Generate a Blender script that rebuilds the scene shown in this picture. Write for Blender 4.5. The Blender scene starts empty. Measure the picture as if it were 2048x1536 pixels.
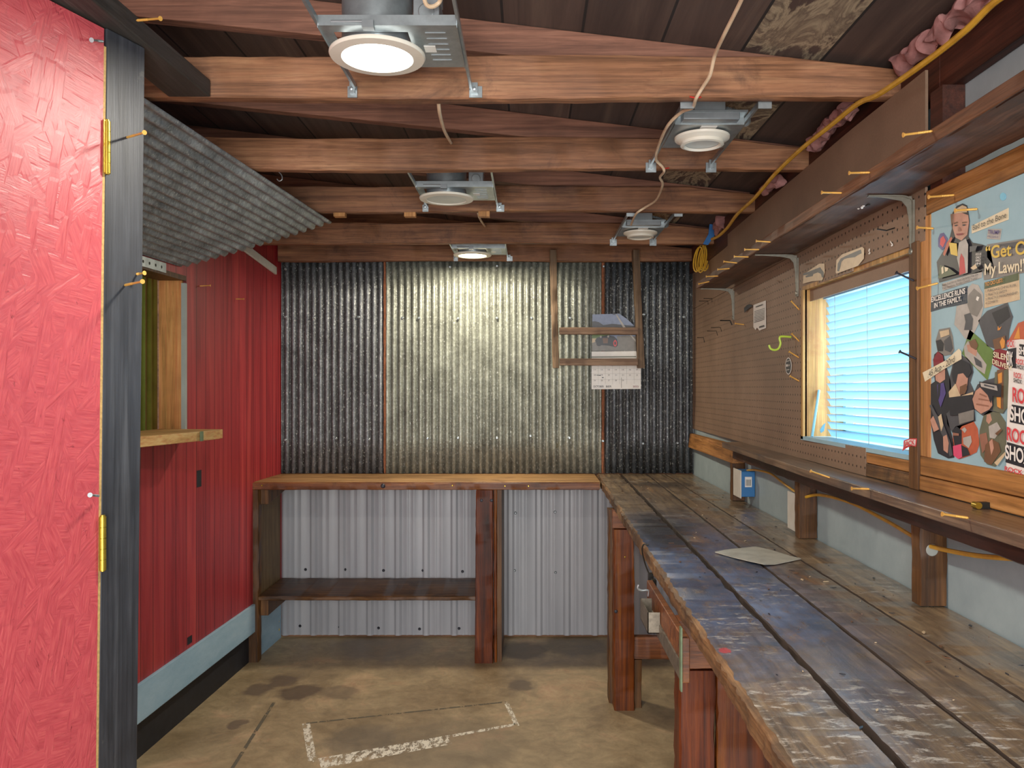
import bpy, bmesh, math, random
from mathutils import Vector, Matrix, noise
random.seed(7)
F, CX, CY, H = 1620.0, 1058.0, 776.0, 1.355
scene = bpy.context.scene
COL = scene.collection

# ------------------------------------------------------------------ points
def P(x, y, Z):                       # point seen at pixel (x, y) at depth Z
    return Vector(((x-CX)/F*Z, Z, H-(y-CY)/F*Z))
def WX(x, y, X):                      # point seen at pixel (x, y) on the plane at X
    return P(x, y, X*F/(x-CX))
def HP(x, y, h):                      # point on the horizontal plane h below the camera
    return P(x, y, F*h/(y-CY))
def pegX(Z): return .8375 + max(0, Z-2.1)*.0212
def leftX(Z): return -1.346-(4.405-Z)*.0432

# ------------------------------------------------------------------ materials
def lin(c):
    if isinstance(c, str):
        c = [int(c[i:i+2], 16)/255 for i in (0, 2, 4)]
        c = [v/12.92 if v <= .04045 else ((v+.055)/1.055)**2.4 for v in c]
    return (c[0], c[1], c[2], 1)
class NT:
    def __init__(s, name):
        s.m = bpy.data.materials.new(name); s.m.use_nodes = True
        s.t = s.m.node_tree; s.n = s.t.nodes; s.l = s.t.links
        s.b = s.n['Principled BSDF']; s.out = s.n['Material Output']
    def add(s, typ, **kw):
        n = s.n.new(typ)
        for k, v in kw.items():
            if k in n.inputs: n.inputs[k].default_value = v
            else: setattr(n, k, v)
        return n
    def link(s, a, b): s.l.new(a, b)
    def coord(s, scale=(1,1,1), rot=(0,0,0), loc=(0,0,0)):
        c = s.n.new('ShaderNodeTexCoord'); m = s.n.new('ShaderNodeMapping')
        m.inputs['Scale'].default_value = scale; m.inputs['Rotation'].default_value = rot; m.inputs['Location'].default_value = loc
        s.link(c.outputs['Object'], m.inputs['Vector']); return m.outputs['Vector']
    def noise(s, vec, scale=5, detail=6, rough=.6, dist=0):
        n = s.n.new('ShaderNodeTexNoise'); s.link(vec, n.inputs['Vector'])
        n.inputs['Scale'].default_value = scale; n.inputs['Detail'].default_value = detail
        n.inputs['Roughness'].default_value = rough; n.inputs['Distortion'].default_value = dist
        return n.outputs['Fac']
    def ramp(s, fac, stops, interp='LINEAR'):
        r = s.n.new('ShaderNodeValToRGB'); r.color_ramp.interpolation = interp
        e = r.color_ramp.elements
        while len(e) < len(stops): e.new(.5)
        for k, (p, c) in enumerate(stops):
            e[k].position = p; e[k].color = lin(c) if not isinstance(c, (int, float)) else (c, c, c, 1)
        s.link(fac, r.inputs['Fac']); return r.outputs['Color']
    def mix(s, fac, a, b, mode='MIX'):
        n = s.n.new('ShaderNodeMix'); n.data_type = 'RGBA'; n.blend_type = mode
        for sock, v in ((n.inputs[0], fac), (n.inputs[6], a), (n.inputs[7], b)):
            if hasattr(v, 'is_output'): s.link(v, sock)
            elif isinstance(v, (int, float)) : sock.default_value = v if sock.type == 'VALUE' else (v, v, v, 1)
            else: sock.default_value = lin(v)
        return n.outputs[2]
    def math(s, op, a, b=None, c=None):
        n = s.n.new('ShaderNodeMath'); n.operation = op
        for i, v in enumerate((a, b, c)):
            if v is None: continue
            if hasattr(v, 'is_output'): s.link(v, n.inputs[i])
            else: n.inputs[i].default_value = v
        return n.outputs[0]
    def bump(s, h, strength=.3, dist=.002):
        n = s.n.new('ShaderNodeBump'); n.inputs['Strength'].default_value = strength; n.inputs['Distance'].default_value = dist
        s.link(h, n.inputs['Height']); s.link(n.outputs[0], s.b.inputs['Normal'])
    def fin(s, col=None, rough=.6, metal=0, spec=.5):
        if col is not None:
            if hasattr(col, 'is_output'): s.link(col, s.b.inputs['Base Color'])
            else: s.b.inputs['Base Color'].default_value = lin(col)
        if hasattr(rough, 'is_output'): s.link(rough, s.b.inputs['Roughness'])
        else: s.b.inputs['Roughness'].default_value = rough
        s.b.inputs['Metallic'].default_value = metal
        s.b.inputs['Specular IOR Level'].default_value = spec
        return s.m

def plain(name, col, rough=.6, metal=0, var=.12, scale=12, spec=.4):
    t = NT(name); v = t.coord()
    n = t.noise(v, scale, 5)
    c = t.mix(t.ramp(n, [(.3, 0.0), (.7, 1.0)]), col, col)
    mx = t.mix(var, col, t.ramp(n, [(.25, '000000'), (.75, 'ffffff')]), 'OVERLAY')
    return t.fin(mx, rough, metal, spec)

def wood(name, dark, mid, light, axis='x', scale=1.0, rough=.6, stain=None, amt=.5, grain=1.0, bump=.35, spec=.35, seed=0, knots=True):
    t = NT(name)
    k = {'x': (.06, 1, 1), 'y': (1, .06, 1), 'z': (1, 1, .06)}[axis]
    k1 = tuple(a*scale for a in k)
    v = t.coord(k1, loc=(seed*3.1, seed*1.7, seed*2.3))
    n1 = t.noise(v, 34*grain, 8, .66, .9)
    k2 = {'x': (.02, 1, 1), 'y': (1, .02, 1), 'z': (1, 1, .02)}[axis]
    v2 = t.coord(tuple(a*scale for a in k2), loc=(seed*1.1, seed*2.9, seed*.7))
    n2 = t.noise(v2, 130*grain, 4, .7)
    c = t.ramp(n1, [(.28, dark), (.5, mid), (.74, light)])
    c = t.mix(.6, c, t.ramp(n2, [(.35, '4a4a4a'), (.6, 'a8a8a8')]), 'OVERLAY')
    vo = t.coord((1, 1, 1), loc=(seed, seed, seed))
    big = t.noise(vo, 2.6, 5, .6, .4)
    if knots:
        kv = t.n.new('ShaderNodeTexVoronoi'); kk = {'x': (.35, 1, 1), 'y': (1, .35, 1), 'z': (1, 1, .35)}[axis]
        t.link(t.coord(kk, loc=(seed*.7+.3, seed*.9, seed*.4)), kv.inputs['Vector']); kv.inputs['Scale'].default_value = 5.5
        kn = t.math('ADD', kv.outputs['Distance'], t.math('MULTIPLY', n1, .06))
        c = t.mix(t.ramp(kn, [(.10, .75), (.17, 0.0)]), c, dark)
    c = t.mix(t.ramp(big, [(.42, 0.0), (.7, .55)]), c, t.mix(1, c, '8a8078', 'MULTIPLY'))
    if stain:
        st = t.noise(vo, 4.3, 7, .7, .6)
        c = t.mix(t.ramp(st, [(.62-.25*amt, 0.0), (.8-.2*amt, .9)]), c, stain)
    t.bump(t.math('ADD', n1, t.math('MULTIPLY', n2, .6)), bump, .003)
    return t.fin(c, rough, 0, spec)

M = {}
def build_materials():
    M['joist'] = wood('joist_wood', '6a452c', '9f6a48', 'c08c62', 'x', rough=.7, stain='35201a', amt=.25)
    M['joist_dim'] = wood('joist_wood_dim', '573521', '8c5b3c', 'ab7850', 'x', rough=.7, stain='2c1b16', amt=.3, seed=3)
    M['rafter'] = wood('rafter_wood', '5a382a', '8a5a46', 'a57058', 'x', rough=.75, seed=5)
    M['plate'] = wood('plate_wood', '2c1610', '4d2619', '6b3826', 'y', rough=.6, seed=8)
    M['post_red'] = wood('oiled_red_wood_post', '3a1604', '7a380a', 'a65f16', 'z', rough=.5, spec=.25, seed=2, scale=.9, grain=.7)
    M['post_dark'] = wood('dark_red_post', '2c0f04', '602608', '883f12', 'z', rough=.5, spec=.25, seed=4)
    M['post_brown'] = wood('brown_post', '34200f', '68421f', '8a5c30', 'z', rough=.55, seed=6)
    M['rail_red'] = wood('bench_front_rail', '4a2410', '864a24', 'ac6c3a', 'x', rough=.5, stain='2a1510', amt=.3, seed=7)
    M['bench_plank'] = wood('bench_plank_light', '6b4527', 'b58650', 'd9b078', 'x', rough=.5, stain='5b3d26', amt=.4, seed=9)
    M['bench_shelf'] = wood('bench_lower_shelf', '3a2010', '6e4828', '9c7044', 'x', rough=.5, stain='1f120c', amt=.6, seed=10)
    M['side_panel'] = wood('bench_side_panel', '5a4127', '866a44', 'a3855a', 'z', rough=.6, seed=11)
    M['pine'] = wood('pine_stud', '8a5524', 'c08444', 'dca766', 'z', rough=.6, seed=12, bump=.2)
    M['pine_y'] = wood('pine_board', '84501f', 'bb7c3c', 'd49d5c', 'y', rough=.6, seed=13, bump=.2)
    M['pine_new'] = wood('new_pine', 'c79a4e', 'e2bd74', 'f0d596', 'y', rough=.6, seed=14, bump=.12)
    M['pine_jamb'] = wood('window_jamb_pine', '8a5a20', 'dca055', 'ecba70', 'z', rough=.6, seed=15, bump=.15)
    M['jamb_yellow'] = wood('yellow_jamb', '7a5224', 'c2924a', 'dcb56a', 'z', rough=.5, seed=16, stain='8a4a28', amt=.3, scale=.8)
    M['burnt'] = wood('burnt_board', '2e1d12', '7a5330', 'a67a4b', 'y', rough=.6, seed=17, stain='2b2119', amt=.7)
    M['shelf'] = wood('dark_shelf', '2a1710', '5c3a2a', '845a44', 'y', rough=.5, seed=18, stain='2a1712', amt=.45)
    M['shelf_edge'] = wood('shelf_edge', '46291a', '74492f', '936446', 'y', rough=.5, seed=19)
    M['ledge'] = wood('ledge_wood', '453226', '7e614b', 'a58768', 'y', rough=.28, seed=20, stain='3a3432', amt=.5, spec=.6)
    M['fascia'] = wood('ledge_fascia', '1c0e0a', '41241a', '5e3828', 'y', rough=.5, seed=21)
    M['black_wood'] = wood('black_painted_wood', '24262b', '34363c', '4b4d52', 'z', rough=.5, seed=22, stain='8b8578', amt=-.12, bump=.3)
    M['black_beam'] = wood('black_painted_beam', '2a2724', '3c3835', '4c4744', 'y', rough=.6, seed=23, stain='8b8578', amt=-.4)
    M['rack'] = wood('rack_wood', '4f3a28', '7c6146', 'a1876a', 'z', rough=.7, seed=24)
    M['rack_x'] = wood('rack_rung', '4f3a2c', '80624c', 'a5876c', 'x', rough=.7, seed=25)
    M['board_edge'] = plain('raw_osb_edge', 'a8864e', .9, var=.4, scale=160)
    # roof deck, boards along y
    t = NT('roof_deck'); v = t.coord((1, .05, 1))
    n = t.noise(v, 16, 8, .65, 1.0)
    c = t.ramp(n, [(.3, '3a2a24'), (.55, '57433a'), (.8, '75604f')])
    co = t.n.new('ShaderNodeTexCoord'); sp = t.n.new('ShaderNodeSeparateXYZ'); t.link(co.outputs['Object'], sp.inputs[0])
    u = t.math('ADD', t.math('DIVIDE', t.math('SUBTRACT', sp.outputs[0], .124), .19), 20.0)
    fr = t.math('FRACT', u); fl = t.math('FLOOR', u)
    wn = t.n.new('ShaderNodeTexWhiteNoise'); wn.noise_dimensions = '1D'; t.link(fl, wn.inputs['W'])
    c = t.mix(.6, c, t.ramp(wn.outputs['Value'], [(0, '555555'), (1, '9a9a9a')]), 'OVERLAY')
    # one weathered board
    sel = t.math('COMPARE', fl, 22, .1)
    wv = t.coord((1, .35, 1)); wn2 = t.noise(wv, 6, 7, .65, 3.0)
    c = t.mix(t.math('MULTIPLY', sel, t.ramp(wn2, [(.45, 0.0), (.52, .75), (.58, .15), (.7, .7)])), c, 'a8987a')
    gap = t.math('LESS_THAN', fr, .035)
    c = t.mix(gap, c, '080605')
    t.bump(n, .4, .003); M['deck'] = t.fin(c, .8)
    # red painted tongue and groove boards on the left wall
    t = NT('red_painted_boards'); v = t.coord((1, 1, .05))
    n = t.noise(v, 18, 8, .65, .8)
    c = t.ramp(n, [(.28, '76161c'), (.5, 'a82a30'), (.75, 'c8433f')])
    co = t.n.new('ShaderNodeTexCoord'); sp = t.n.new('ShaderNodeSeparateXYZ'); t.link(co.outputs['Object'], sp.inputs[0])
    u = t.math('DIVIDE', sp.outputs[1], .089)
    fr = t.math('FRACT', u)
    wn = t.n.new('ShaderNodeTexWhiteNoise'); wn.noise_dimensions = '1D'; t.link(t.math('FLOOR', u), wn.inputs['W'])
    c = t.mix(.35, c, t.ramp(wn.outputs['Value'], [(0, '606060'), (1, 'a0a0a0')]), 'OVERLAY')
    gap = t.math('LESS_THAN', fr, .055)
    c = t.mix(t.math('MULTIPLY', gap, .75), c, '2b0508')
    sc = t.noise(t.coord((1, 1, .4)), 60, 4, .8)
    c = t.mix(t.ramp(sc, [(.74, 0.0), (.78, .6)]), c, 'd8a9a0')
    t.bump(t.math('SUBTRACT', n, gap), .5, .003); M['redboards'] = t.fin(c, .45, 0, .45)
    # red painted OSB
    t = NT('red_painted_osb'); base = t.coord((0, 1, 1)); col = None; hgt = None
    for k, (th, sc_) in enumerate(((.15, 1), (1.15, 1.1), (-.7, .9), (1.75, 1.2))):
        m1 = t.n.new('ShaderNodeMapping'); m1.inputs['Rotation'].default_value = (th, 0, 0); m1.inputs['Location'].default_value = (0, k*.37, k*.21); t.link(base, m1.inputs['Vector'])
        m2 = t.n.new('ShaderNodeMapping'); m2.inputs['Scale'].default_value = (0, 13*sc_, 40*sc_); t.link(m1.outputs[0], m2.inputs['Vector'])
        dn = t.noise(m1.outputs[0], 9, 3, .6)
        ad = t.n.new('ShaderNodeVectorMath'); ad.operation = 'ADD'; t.link(m2.outputs[0], ad.inputs[0]); t.link(t.math('MULTIPLY', dn, .8), ad.inputs[1])
        vo = t.n.new('ShaderNodeTexVoronoi'); vo.distance = 'CHEBYCHEV'; vo.inputs['Scale'].default_value = 1; vo.inputs['Randomness'].default_value = .9; t.link(ad.outputs[0], vo.inputs['Vector'])
        se = t.n.new('ShaderNodeSeparateColor'); t.link(vo.outputs['Color'], se.inputs[0])
        ed = t.ramp(vo.outputs['Distance'], [(.40, 1.0), (.50, 0.0)])
        m3 = t.n.new('ShaderNodeMapping'); m3.inputs['Scale'].default_value = (1, 6, 70); t.link(m1.outputs[0], m3.inputs['Vector'])
        gr = t.noise(m3.outputs[0], 4, 5, .65)
        hh = t.math('ADD', t.math('MULTIPLY', se.outputs[0], .7), t.math('ADD', t.math('MULTIPLY', ed, .35), t.math('MULTIPLY', gr, .5)))
        if hgt is None: hgt = hh; tone = gr; edg = ed
        else:
            sel = t.math('GREATER_THAN', se.outputs[1], .62)
            def mx(a, b_):
                n = t.n.new('ShaderNodeMix'); t.link(sel, n.inputs[0]); t.link(a, n.inputs[2]); t.link(b_, n.inputs[3]); return n.outputs[0]
            hgt = mx(hgt, hh); tone = mx(tone, gr); edg = mx(edg, ed)
    c = t.ramp(tone, [(.28, '9a2d36'), (.5, 'b03e45'), (.75, 'c45453')])
    c = t.mix(t.math('MULTIPLY', t.math('SUBTRACT', 1, edg), .22), c, '8f2a35')
    ck = t.noise(t.coord((1, 1, .6)), 38, 8, .75, 2.2)
    c = t.mix(t.ramp(ck, [(.345, .85), (.375, 0.0)]), c, '741d26')
    t.bump(hgt, .5, .0025); M['osb'] = t.fin(c, .42, 0, .5)
    # galvanised corrugated
    def galv(name, d, m_, l, rust=.2, yellow=False, valley=True):
        t = NT(name); v = t.coord((1, 1, .8))
        vo = t.n.new('ShaderNodeTexVoronoi'); vo.inputs['Scale'].default_value = 110; t.link(v, vo.inputs['Vector'])
        n = t.noise(v, 9, 8, .7); n2 = t.noise(t.coord((1, 1, .12)), 26, 6, .7)
        c = t.ramp(n, [(.3, d), (.55, m_), (.75, l)])
        c = t.mix(.45, c, t.ramp(vo.outputs['Color'], [(.1, '505050'), (.9, 'b8b8b8')]), 'OVERLAY')
        c = t.mix(t.ramp(n2, [(.55, 0.0), (.75, .6)]), c, d)
        rn = t.noise(t.coord((1, 1, .5), loc=(3, 1, 2)), 5, 8, .75)
        c = t.mix(t.ramp(rn, [(.72-rust*.3, 0.0), (.80-rust*.3, .75)]), c, '8a7a3a' if yellow else '4f2e1c')
        if valley:  # shading and dirt of the valleys, both darkened into the colour
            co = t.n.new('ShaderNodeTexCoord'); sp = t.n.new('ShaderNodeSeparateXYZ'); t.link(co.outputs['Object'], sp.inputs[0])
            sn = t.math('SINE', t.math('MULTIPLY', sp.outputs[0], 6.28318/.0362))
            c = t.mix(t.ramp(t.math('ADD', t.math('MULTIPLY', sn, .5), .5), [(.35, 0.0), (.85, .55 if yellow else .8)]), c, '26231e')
        sc = t.noise(t.coord((1, 1, .6)), 150, 3, .6, .6)
        c = t.mix(t.ramp(sc, [(.60, 0.0), (.68, .65)]), c, 'd6dad2')
        t.bump(t.math('ADD', vo.outputs['Distance'], t.math('MULTIPLY', n, 2)), .4, .003)
        return t.fin(c, t.ramp(n, [(.3, .5), (.7, .35)]), .4, .5)
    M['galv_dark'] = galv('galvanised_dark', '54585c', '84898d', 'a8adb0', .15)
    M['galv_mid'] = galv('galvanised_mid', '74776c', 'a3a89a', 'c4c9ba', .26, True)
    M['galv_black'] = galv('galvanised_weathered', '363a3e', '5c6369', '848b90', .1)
    M['galv_roof'] = galv('galvanised_roof_sheet', '666b6e', '9ba3a8', 'c6d0d6', .08, False, False)
    M['rust'] = plain('rusty_edge', '7a452a', .85, .0, .5, 60)
    # white ribbed steel
    t = NT('white_ribbed_steel'); n = t.noise(t.coord((1, 1, .2)), 6, 6, .6)
    c = t.ramp(n, [(.3, '93959b'), (.7, 'a9aaaf')])
    sp_ = t.noise(t.coord((1, 1, .6)), 90, 3, .8)
    c = t.mix(t.ramp(sp_, [(.75, 0.0), (.79, .7)]), c, '55524e'); M['whitesteel'] = t.fin(c, .38, 0, .5)
    M['green_sheet'] = plain('olive_green_sheet', '6f7a2c', .4, .2, .3, 10)
    # blue wall
    t = NT('pale_blue_wall'); n = t.noise(t.coord(), 5, 8, .7)
    c = t.ramp(n, [(.3, '84959a'), (.6, '97a8ab'), (.8, 'a9b8bb')])
    sc = t.noise(t.coord((1, 1, 1.5)), 55, 5, .8, .6)
    c = t.mix(t.ramp(sc, [(.70, 0.0), (.75, .6)]), c, '5f7672')
    M['bluewall'] = t.fin(c, .5, 0, .4)
    t = NT('blue_panel'); n = t.noise(t.coord(), 5, 8, .7)
    c = t.ramp(n, [(.3, '84a9b3'), (.7, '9bbdc6')]); M['bluepanel'] = t.fin(c, .45)
    t = NT('sky_blue_board'); n = t.noise(t.coord((1, .3, 1)), 9, 8, .7)
    c = t.ramp(n, [(.3, '7fa6bd'), (.6, '9dbdd0'), (.8, 'b9ccd8')])
    sc = t.noise(t.coord((1, .5, 1)), 22, 5, .7, .8); c = t.mix(t.ramp(sc, [(.68, 0.0), (.72, .6)]), c, '8b8f90')
    t.bump(sc, .4, .003); M['bluebase'] = t.fin(c, .5)
    M['blackbase'] = plain('black_tar_base', '14161c', .6, 0, .5, 30)
    # pegboard
    def peg(name, holes):
        t = NT(name); n = t.noise(t.coord(), 3, 6, .6)
        c = t.ramp(n, [(.3, '725a47'), (.6, '876c56'), (.85, '987c66')])
        f = t.noise(t.coord(), 220, 3, .6); c = t.mix(.2, c, f, 'OVERLAY')
        sc = t.noise(t.coord((1, 1, 1)), 40, 5, .8); c = t.mix(t.ramp(sc, [(.72, 0.0), (.76, .6)]), c, '453327')
        if holes:
            co = t.n.new('ShaderNodeTexCoord'); sp = t.n.new('ShaderNodeSeparateXYZ'); t.link(co.outputs['Object'], sp.inputs[0])
            a = t.math('SUBTRACT', t.math('FRACT', t.math('DIVIDE', sp.outputs[1], .0254)), .5)
            b = t.math('SUBTRACT', t.math('FRACT', t.math('DIVIDE', sp.outputs[2], .0254)), .5)
            d = t.math('SQRT', t.math('ADD', t.math('MULTIPLY', a, a), t.math('MULTIPLY', b, b)))
            hole = t.math('LESS_THAN', d, .125)
            c = t.mix(hole, c, '1e140e')
            t.bump(t.math('SUBTRACT', 1, hole), .6, .002)
        return t.fin(c, .55, 0, .35)
    M['peg'] = peg('brown_pegboard', True); M['hard'] = peg('brown_hardboard', False)
    # floor
    t = NT('stained_concrete'); v = t.coord()
    n = t.noise(v, 2.2, 10, .72, .5); n2 = t.noise(v, 14, 8, .75, .8)
    c = t.ramp(n, [(.25, '7c6646'), (.45, 'a88f6a'), (.6, 'c6ad83'), (.8, 'dcc79f')])
    c = t.mix(.6, c, t.ramp(n2, [(.3, '505050'), (.7, 'a8a8a8')]), 'OVERLAY')
    co = t.n.new('ShaderNodeTexCoord')
    wob = t.n.new('ShaderNodeTexNoise'); wob.inputs['Scale'].default_value = 9; wob.inputs['Detail'].default_value = 5
    t.link(co.outputs['Object'], wob.inputs['Vector'])
    add = t.n.new('ShaderNodeVectorMath'); add.operation = 'MULTIPLY_ADD'; t.link(wob.outputs['Color'], add.inputs[0])
    add.inputs[1].default_value = (.14, .14, 0); t.link(co.outputs['Object'], add.inputs[2])
    for (px, py, r, col, a) in ((600, 1385, .11, '4c3c32', .8), (520, 1378, .08, '54443a', .75), (565, 1362, .08, '54443a', .7), (478, 1447, .05, '54443a', .7), (1040, 1370, .07, '54473a', .7), (1045, 1300, .16, '4a3d30', .75), (760, 1290, .26, '5a4c43', .55), (1150, 1290, .2, '443a2c', .6), (680, 1385, .1, '5c4c40', .5), (900, 1490, .3, '6a5c48', .5), (720, 1480, .16, '5d5448', .5)):
        p = HP(px, py, H); p.z = 0
        d = t.n.new('ShaderNodeVectorMath'); d.operation = 'DISTANCE'; t.link(add.outputs[0], d.inputs[0]); d.inputs[1].default_value = (p.x+.07, p.y+.07, 0)
        c = t.mix(t.math('MULTIPLY', t.ramp(t.math('DIVIDE', d.outputs['Value'], r), [(.7, 1.0), (1.0, 0.0)]), a), c, col)
    sk = t.noise(v, 70, 4, .8); c = t.mix(t.ramp(sk, [(.73, 0.0), (.76, .8)]), c, '33291f')
    t.bump(n2, .35, .003); M['floor'] = t.fin(c, t.ramp(n, [(.3, .35), (.7, .6)]), 0, .5)
    # worn white paint
    def worn(name, col, lo=.5, sc_=60):
        t = NT(name); n = t.noise(t.coord((1, .5, 1)), sc_, 6, .8)
        tr = t.n.new('ShaderNodeBsdfTransparent'); mx = t.n.new('ShaderNodeMixShader')
        t.link(t.ramp(n, [(lo, 0.0), (lo+.06, 1.0)]), mx.inputs[0]); t.link(tr.outputs[0], mx.inputs[1]); t.link(t.b.outputs[0], mx.inputs[2])
        t.link(mx.outputs[0], t.out.inputs['Surface']); return t.fin(col, .7)
    M['worn_white'] = worn('worn_white_paint', 'e6ddc8', .46, 45); M['worn_dark'] = worn('worn_dark_line', '5b5445', .44, 30)
    # main bench top
    def benchtop(name, seed, blue_sheen):
        t = NT(name); v = t.coord((1, .07, 1), loc=(seed, 0, 0))
        n = t.noise(v, 48, 9, .7, .7); vo = t.coord(loc=(seed, seed*.3, 0))
        big = t.noise(vo, 3.2, 8, .7, .6)
        c = t.ramp(n, [(.3, '3a2d21'), (.5, '725d45'), (.75, 'a98e66')])
        co = t.n.new('ShaderNodeTexCoord'); sp = t.n.new('ShaderNodeSeparateXYZ'); t.link(co.outputs['Object'], sp.inputs[0])
        # blue sheen of the window painted into the colour mid-bench
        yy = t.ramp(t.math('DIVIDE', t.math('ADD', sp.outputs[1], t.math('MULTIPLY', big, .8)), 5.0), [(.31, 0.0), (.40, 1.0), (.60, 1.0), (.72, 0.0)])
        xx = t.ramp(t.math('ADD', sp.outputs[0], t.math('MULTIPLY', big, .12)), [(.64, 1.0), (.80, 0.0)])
        msk = t.math('MULTIPLY', t.math('MULTIPLY', yy, xx), blue_sheen)
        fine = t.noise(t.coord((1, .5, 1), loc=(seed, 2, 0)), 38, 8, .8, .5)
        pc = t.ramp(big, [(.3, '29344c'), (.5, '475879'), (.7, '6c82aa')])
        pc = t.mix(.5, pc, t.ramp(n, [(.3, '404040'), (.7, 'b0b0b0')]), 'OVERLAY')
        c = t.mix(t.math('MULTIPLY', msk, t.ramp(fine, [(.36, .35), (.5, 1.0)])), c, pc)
        # burnt black patch and pale scuffs
        def blob(cx, cy, rx, ry, wob=.5):
            m = t.n.new('ShaderNodeMapping'); m.inputs['Location'].default_value = (-cx/rx, -cy/ry, 0); m.inputs['Scale'].default_value = (1/rx, 1/ry, 0); t.link(co.outputs['Object'], m.inputs['Vector'])
            L = t.n.new('ShaderNodeVectorMath'); L.operation = 'LENGTH'; t.link(m.outputs[0], L.inputs[0])
            return t.math('ADD', L.outputs['Value'], t.math('MULTIPLY', t.math('SUBTRACT', fine, .5), wob*3))
        c = t.mix(t.ramp(blob(.44, 2.62, .12, .42), [(.5, .85), (1.0, 0.0)]), c, '10141d')
        c = t.mix(t.ramp(blob(.62, 3.9, .2, .14), [(.5, .7), (1.0, 0.0)]), c, '2a2018')
        scf = t.noise(t.coord((.45, 1.2, 1), loc=(1.3, seed, 0)), 46, 8, .8, .4)
        zn = t.math('SUBTRACT', 1.15, blob(.42, 1.12, .28, .17, .3)); zn2 = t.noise(t.coord(loc=(seed+.4, .3, 0)), 3.4, 3, .5)
        zz = t.math('MAXIMUM', t.ramp(zn, [(.0, 0.0), (.4, .85)]), t.ramp(zn2, [(.56, 0.0), (.64, .6)]))
        c = t.mix(t.math('MULTIPLY', t.ramp(scf, [(.54, 0.0), (.60, 1.0)]), zz), c, 'cfc8bb')
        if seed < 1: c = t.mix(t.ramp(blob(.346, 1.432, .012, .014, 1.1), [(.7, .8), (1.0, 0.0)]), c, 'c23a44')
        wn = t.noise(t.coord((1, .25, 1), loc=(seed*.7, 5, 0)), 7, 8, .75)
        c = t.mix(t.ramp(wn, [(.58, 0.0), (.7, .65)]), c, '9a6a3c')
        t.bump(t.math('ADD', n, fine), .45, .003)
        return t.fin(c, (t.b.inputs['Coat Weight'].__setattr__('default_value', .55), t.b.inputs['Coat Roughness'].__setattr__('default_value', .22), t.ramp(fine, [(.3, .22), (.7, .48)]))[2], 0, .8)
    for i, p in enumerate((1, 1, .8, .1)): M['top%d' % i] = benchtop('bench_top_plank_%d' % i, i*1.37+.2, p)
    M['bench_edge'] = wood('bench_worn_edge', '3a2616', '8a6038', 'c09664', 'y', rough=.6, seed=31, stain='2a1d14', amt=.8, grain=.9, bump=.8)
    M['gap_dark'] = plain('dark_plank_side', '2a1c12', .8)
    # misc
    M['white_trim'] = plain('white_lamp_trim', 'd9d3c2', .4); M['lens_off'] = plain('frosted_lens', 'b9bdb6', .3)
    M['steel'] = plain('zinc_steel', '9aa3a6', .35, .75, .25, 30); M['steel_dark'] = plain('grey_steel_box', '7f8588', .4, .5, .2, 20)
    M['steel_old'] = plain('old_steel', '6f675a', .45, .6, .5, 60)
    M['bracket'] = plain('grey_bracket', '777468', .4, .5, .3, 40)
    M['brass'] = plain('brass', 'b99a35', .3, .85, .3, 30)
    M['screw_gold'] = plain('gold_screw', 'e0a44a', .4, .35, .2, 60); M['screw_dark'] = plain('dark_screw', '2d2e36', .5, .5)
    M['black'] = plain('black_metal', '15130f', .5, .3); M['green_hook'] = plain('green_vinyl', 'a4bf3a', .4)
    M['cable_yellow'] = plain('yellow_cable', 'c9952a', .45, 0, .3, 30); M['cable_white'] = plain('cream_cable', 'c8ab8a', .5, 0, .3, 20)
    M['red_tie'] = plain('red_tie', 'b8251c', .5); M['tape'] = plain('blue_tape', '1f5b9a', .6, 0, .4)
    M['pink'] = plain('pink_insulation', '9c6c68', .95, 0, .5, 30); M['yellow_ins'] = plain('yellow_insulation', 'c9b45c', .95, 0, .4, 40)
    M['paper'] = plain('white_paper', 'dad7cf', .6, 0, .1); M['greypaper'] = plain('grey_sheet', 'a39f92', .65, 0, .25, 20)
    M['blue_box'] = plain('blue_plastic_box', '22609a', .4); M['cream_plate'] = plain('cover_plate', 'ccc7ba', .5, 0, .2)
    M['olive'] = plain('green_painted_edge', '56674a', .6, 0, .4, 40)
    M['dim_grey'] = plain('grey_bead', '9aa09a', .5)
    def em(name, col, s):
        t = NT(name); t.b.inputs['Emission Color'].default_value = lin(col); t.b.inputs['Emission Strength'].default_value = s
        return t.fin(col, .5)
    M['lamp_on'] = em('lit_lamp_white', 'fffdf4', 9); M['lamp_warm'] = em('lit_lamp_warm', 'ffedc0', 9)
    # blind slats: thin translucent vinyl
    t = NT('blind_slat'); tr = t.n.new('ShaderNodeBsdfTranslucent'); tr.inputs['Color'].default_value = lin('78c4e6')
    mx = t.n.new('ShaderNodeMixShader'); mx.inputs[0].default_value = .16
    t.link(t.b.outputs[0], mx.inputs[1]); t.link(tr.outputs[0], mx.inputs[2]); t.link(mx.outputs[0], t.out.inputs['Surface'])
    M['slat'] = t.fin('a9cbd8', .4)
    t = NT('window_glass'); tr = t.n.new('ShaderNodeBsdfTransparent'); mx = t.n.new('ShaderNodeMixShader'); mx.inputs[0].default_value = .07
    t.link(tr.outputs[0], mx.inputs[1]); t.link(t.b.outputs[0], mx.inputs[2]); t.link(mx.outputs[0], t.out.inputs['Surface']); M['glass'] = t.fin('eef8ff', .05)
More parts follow.
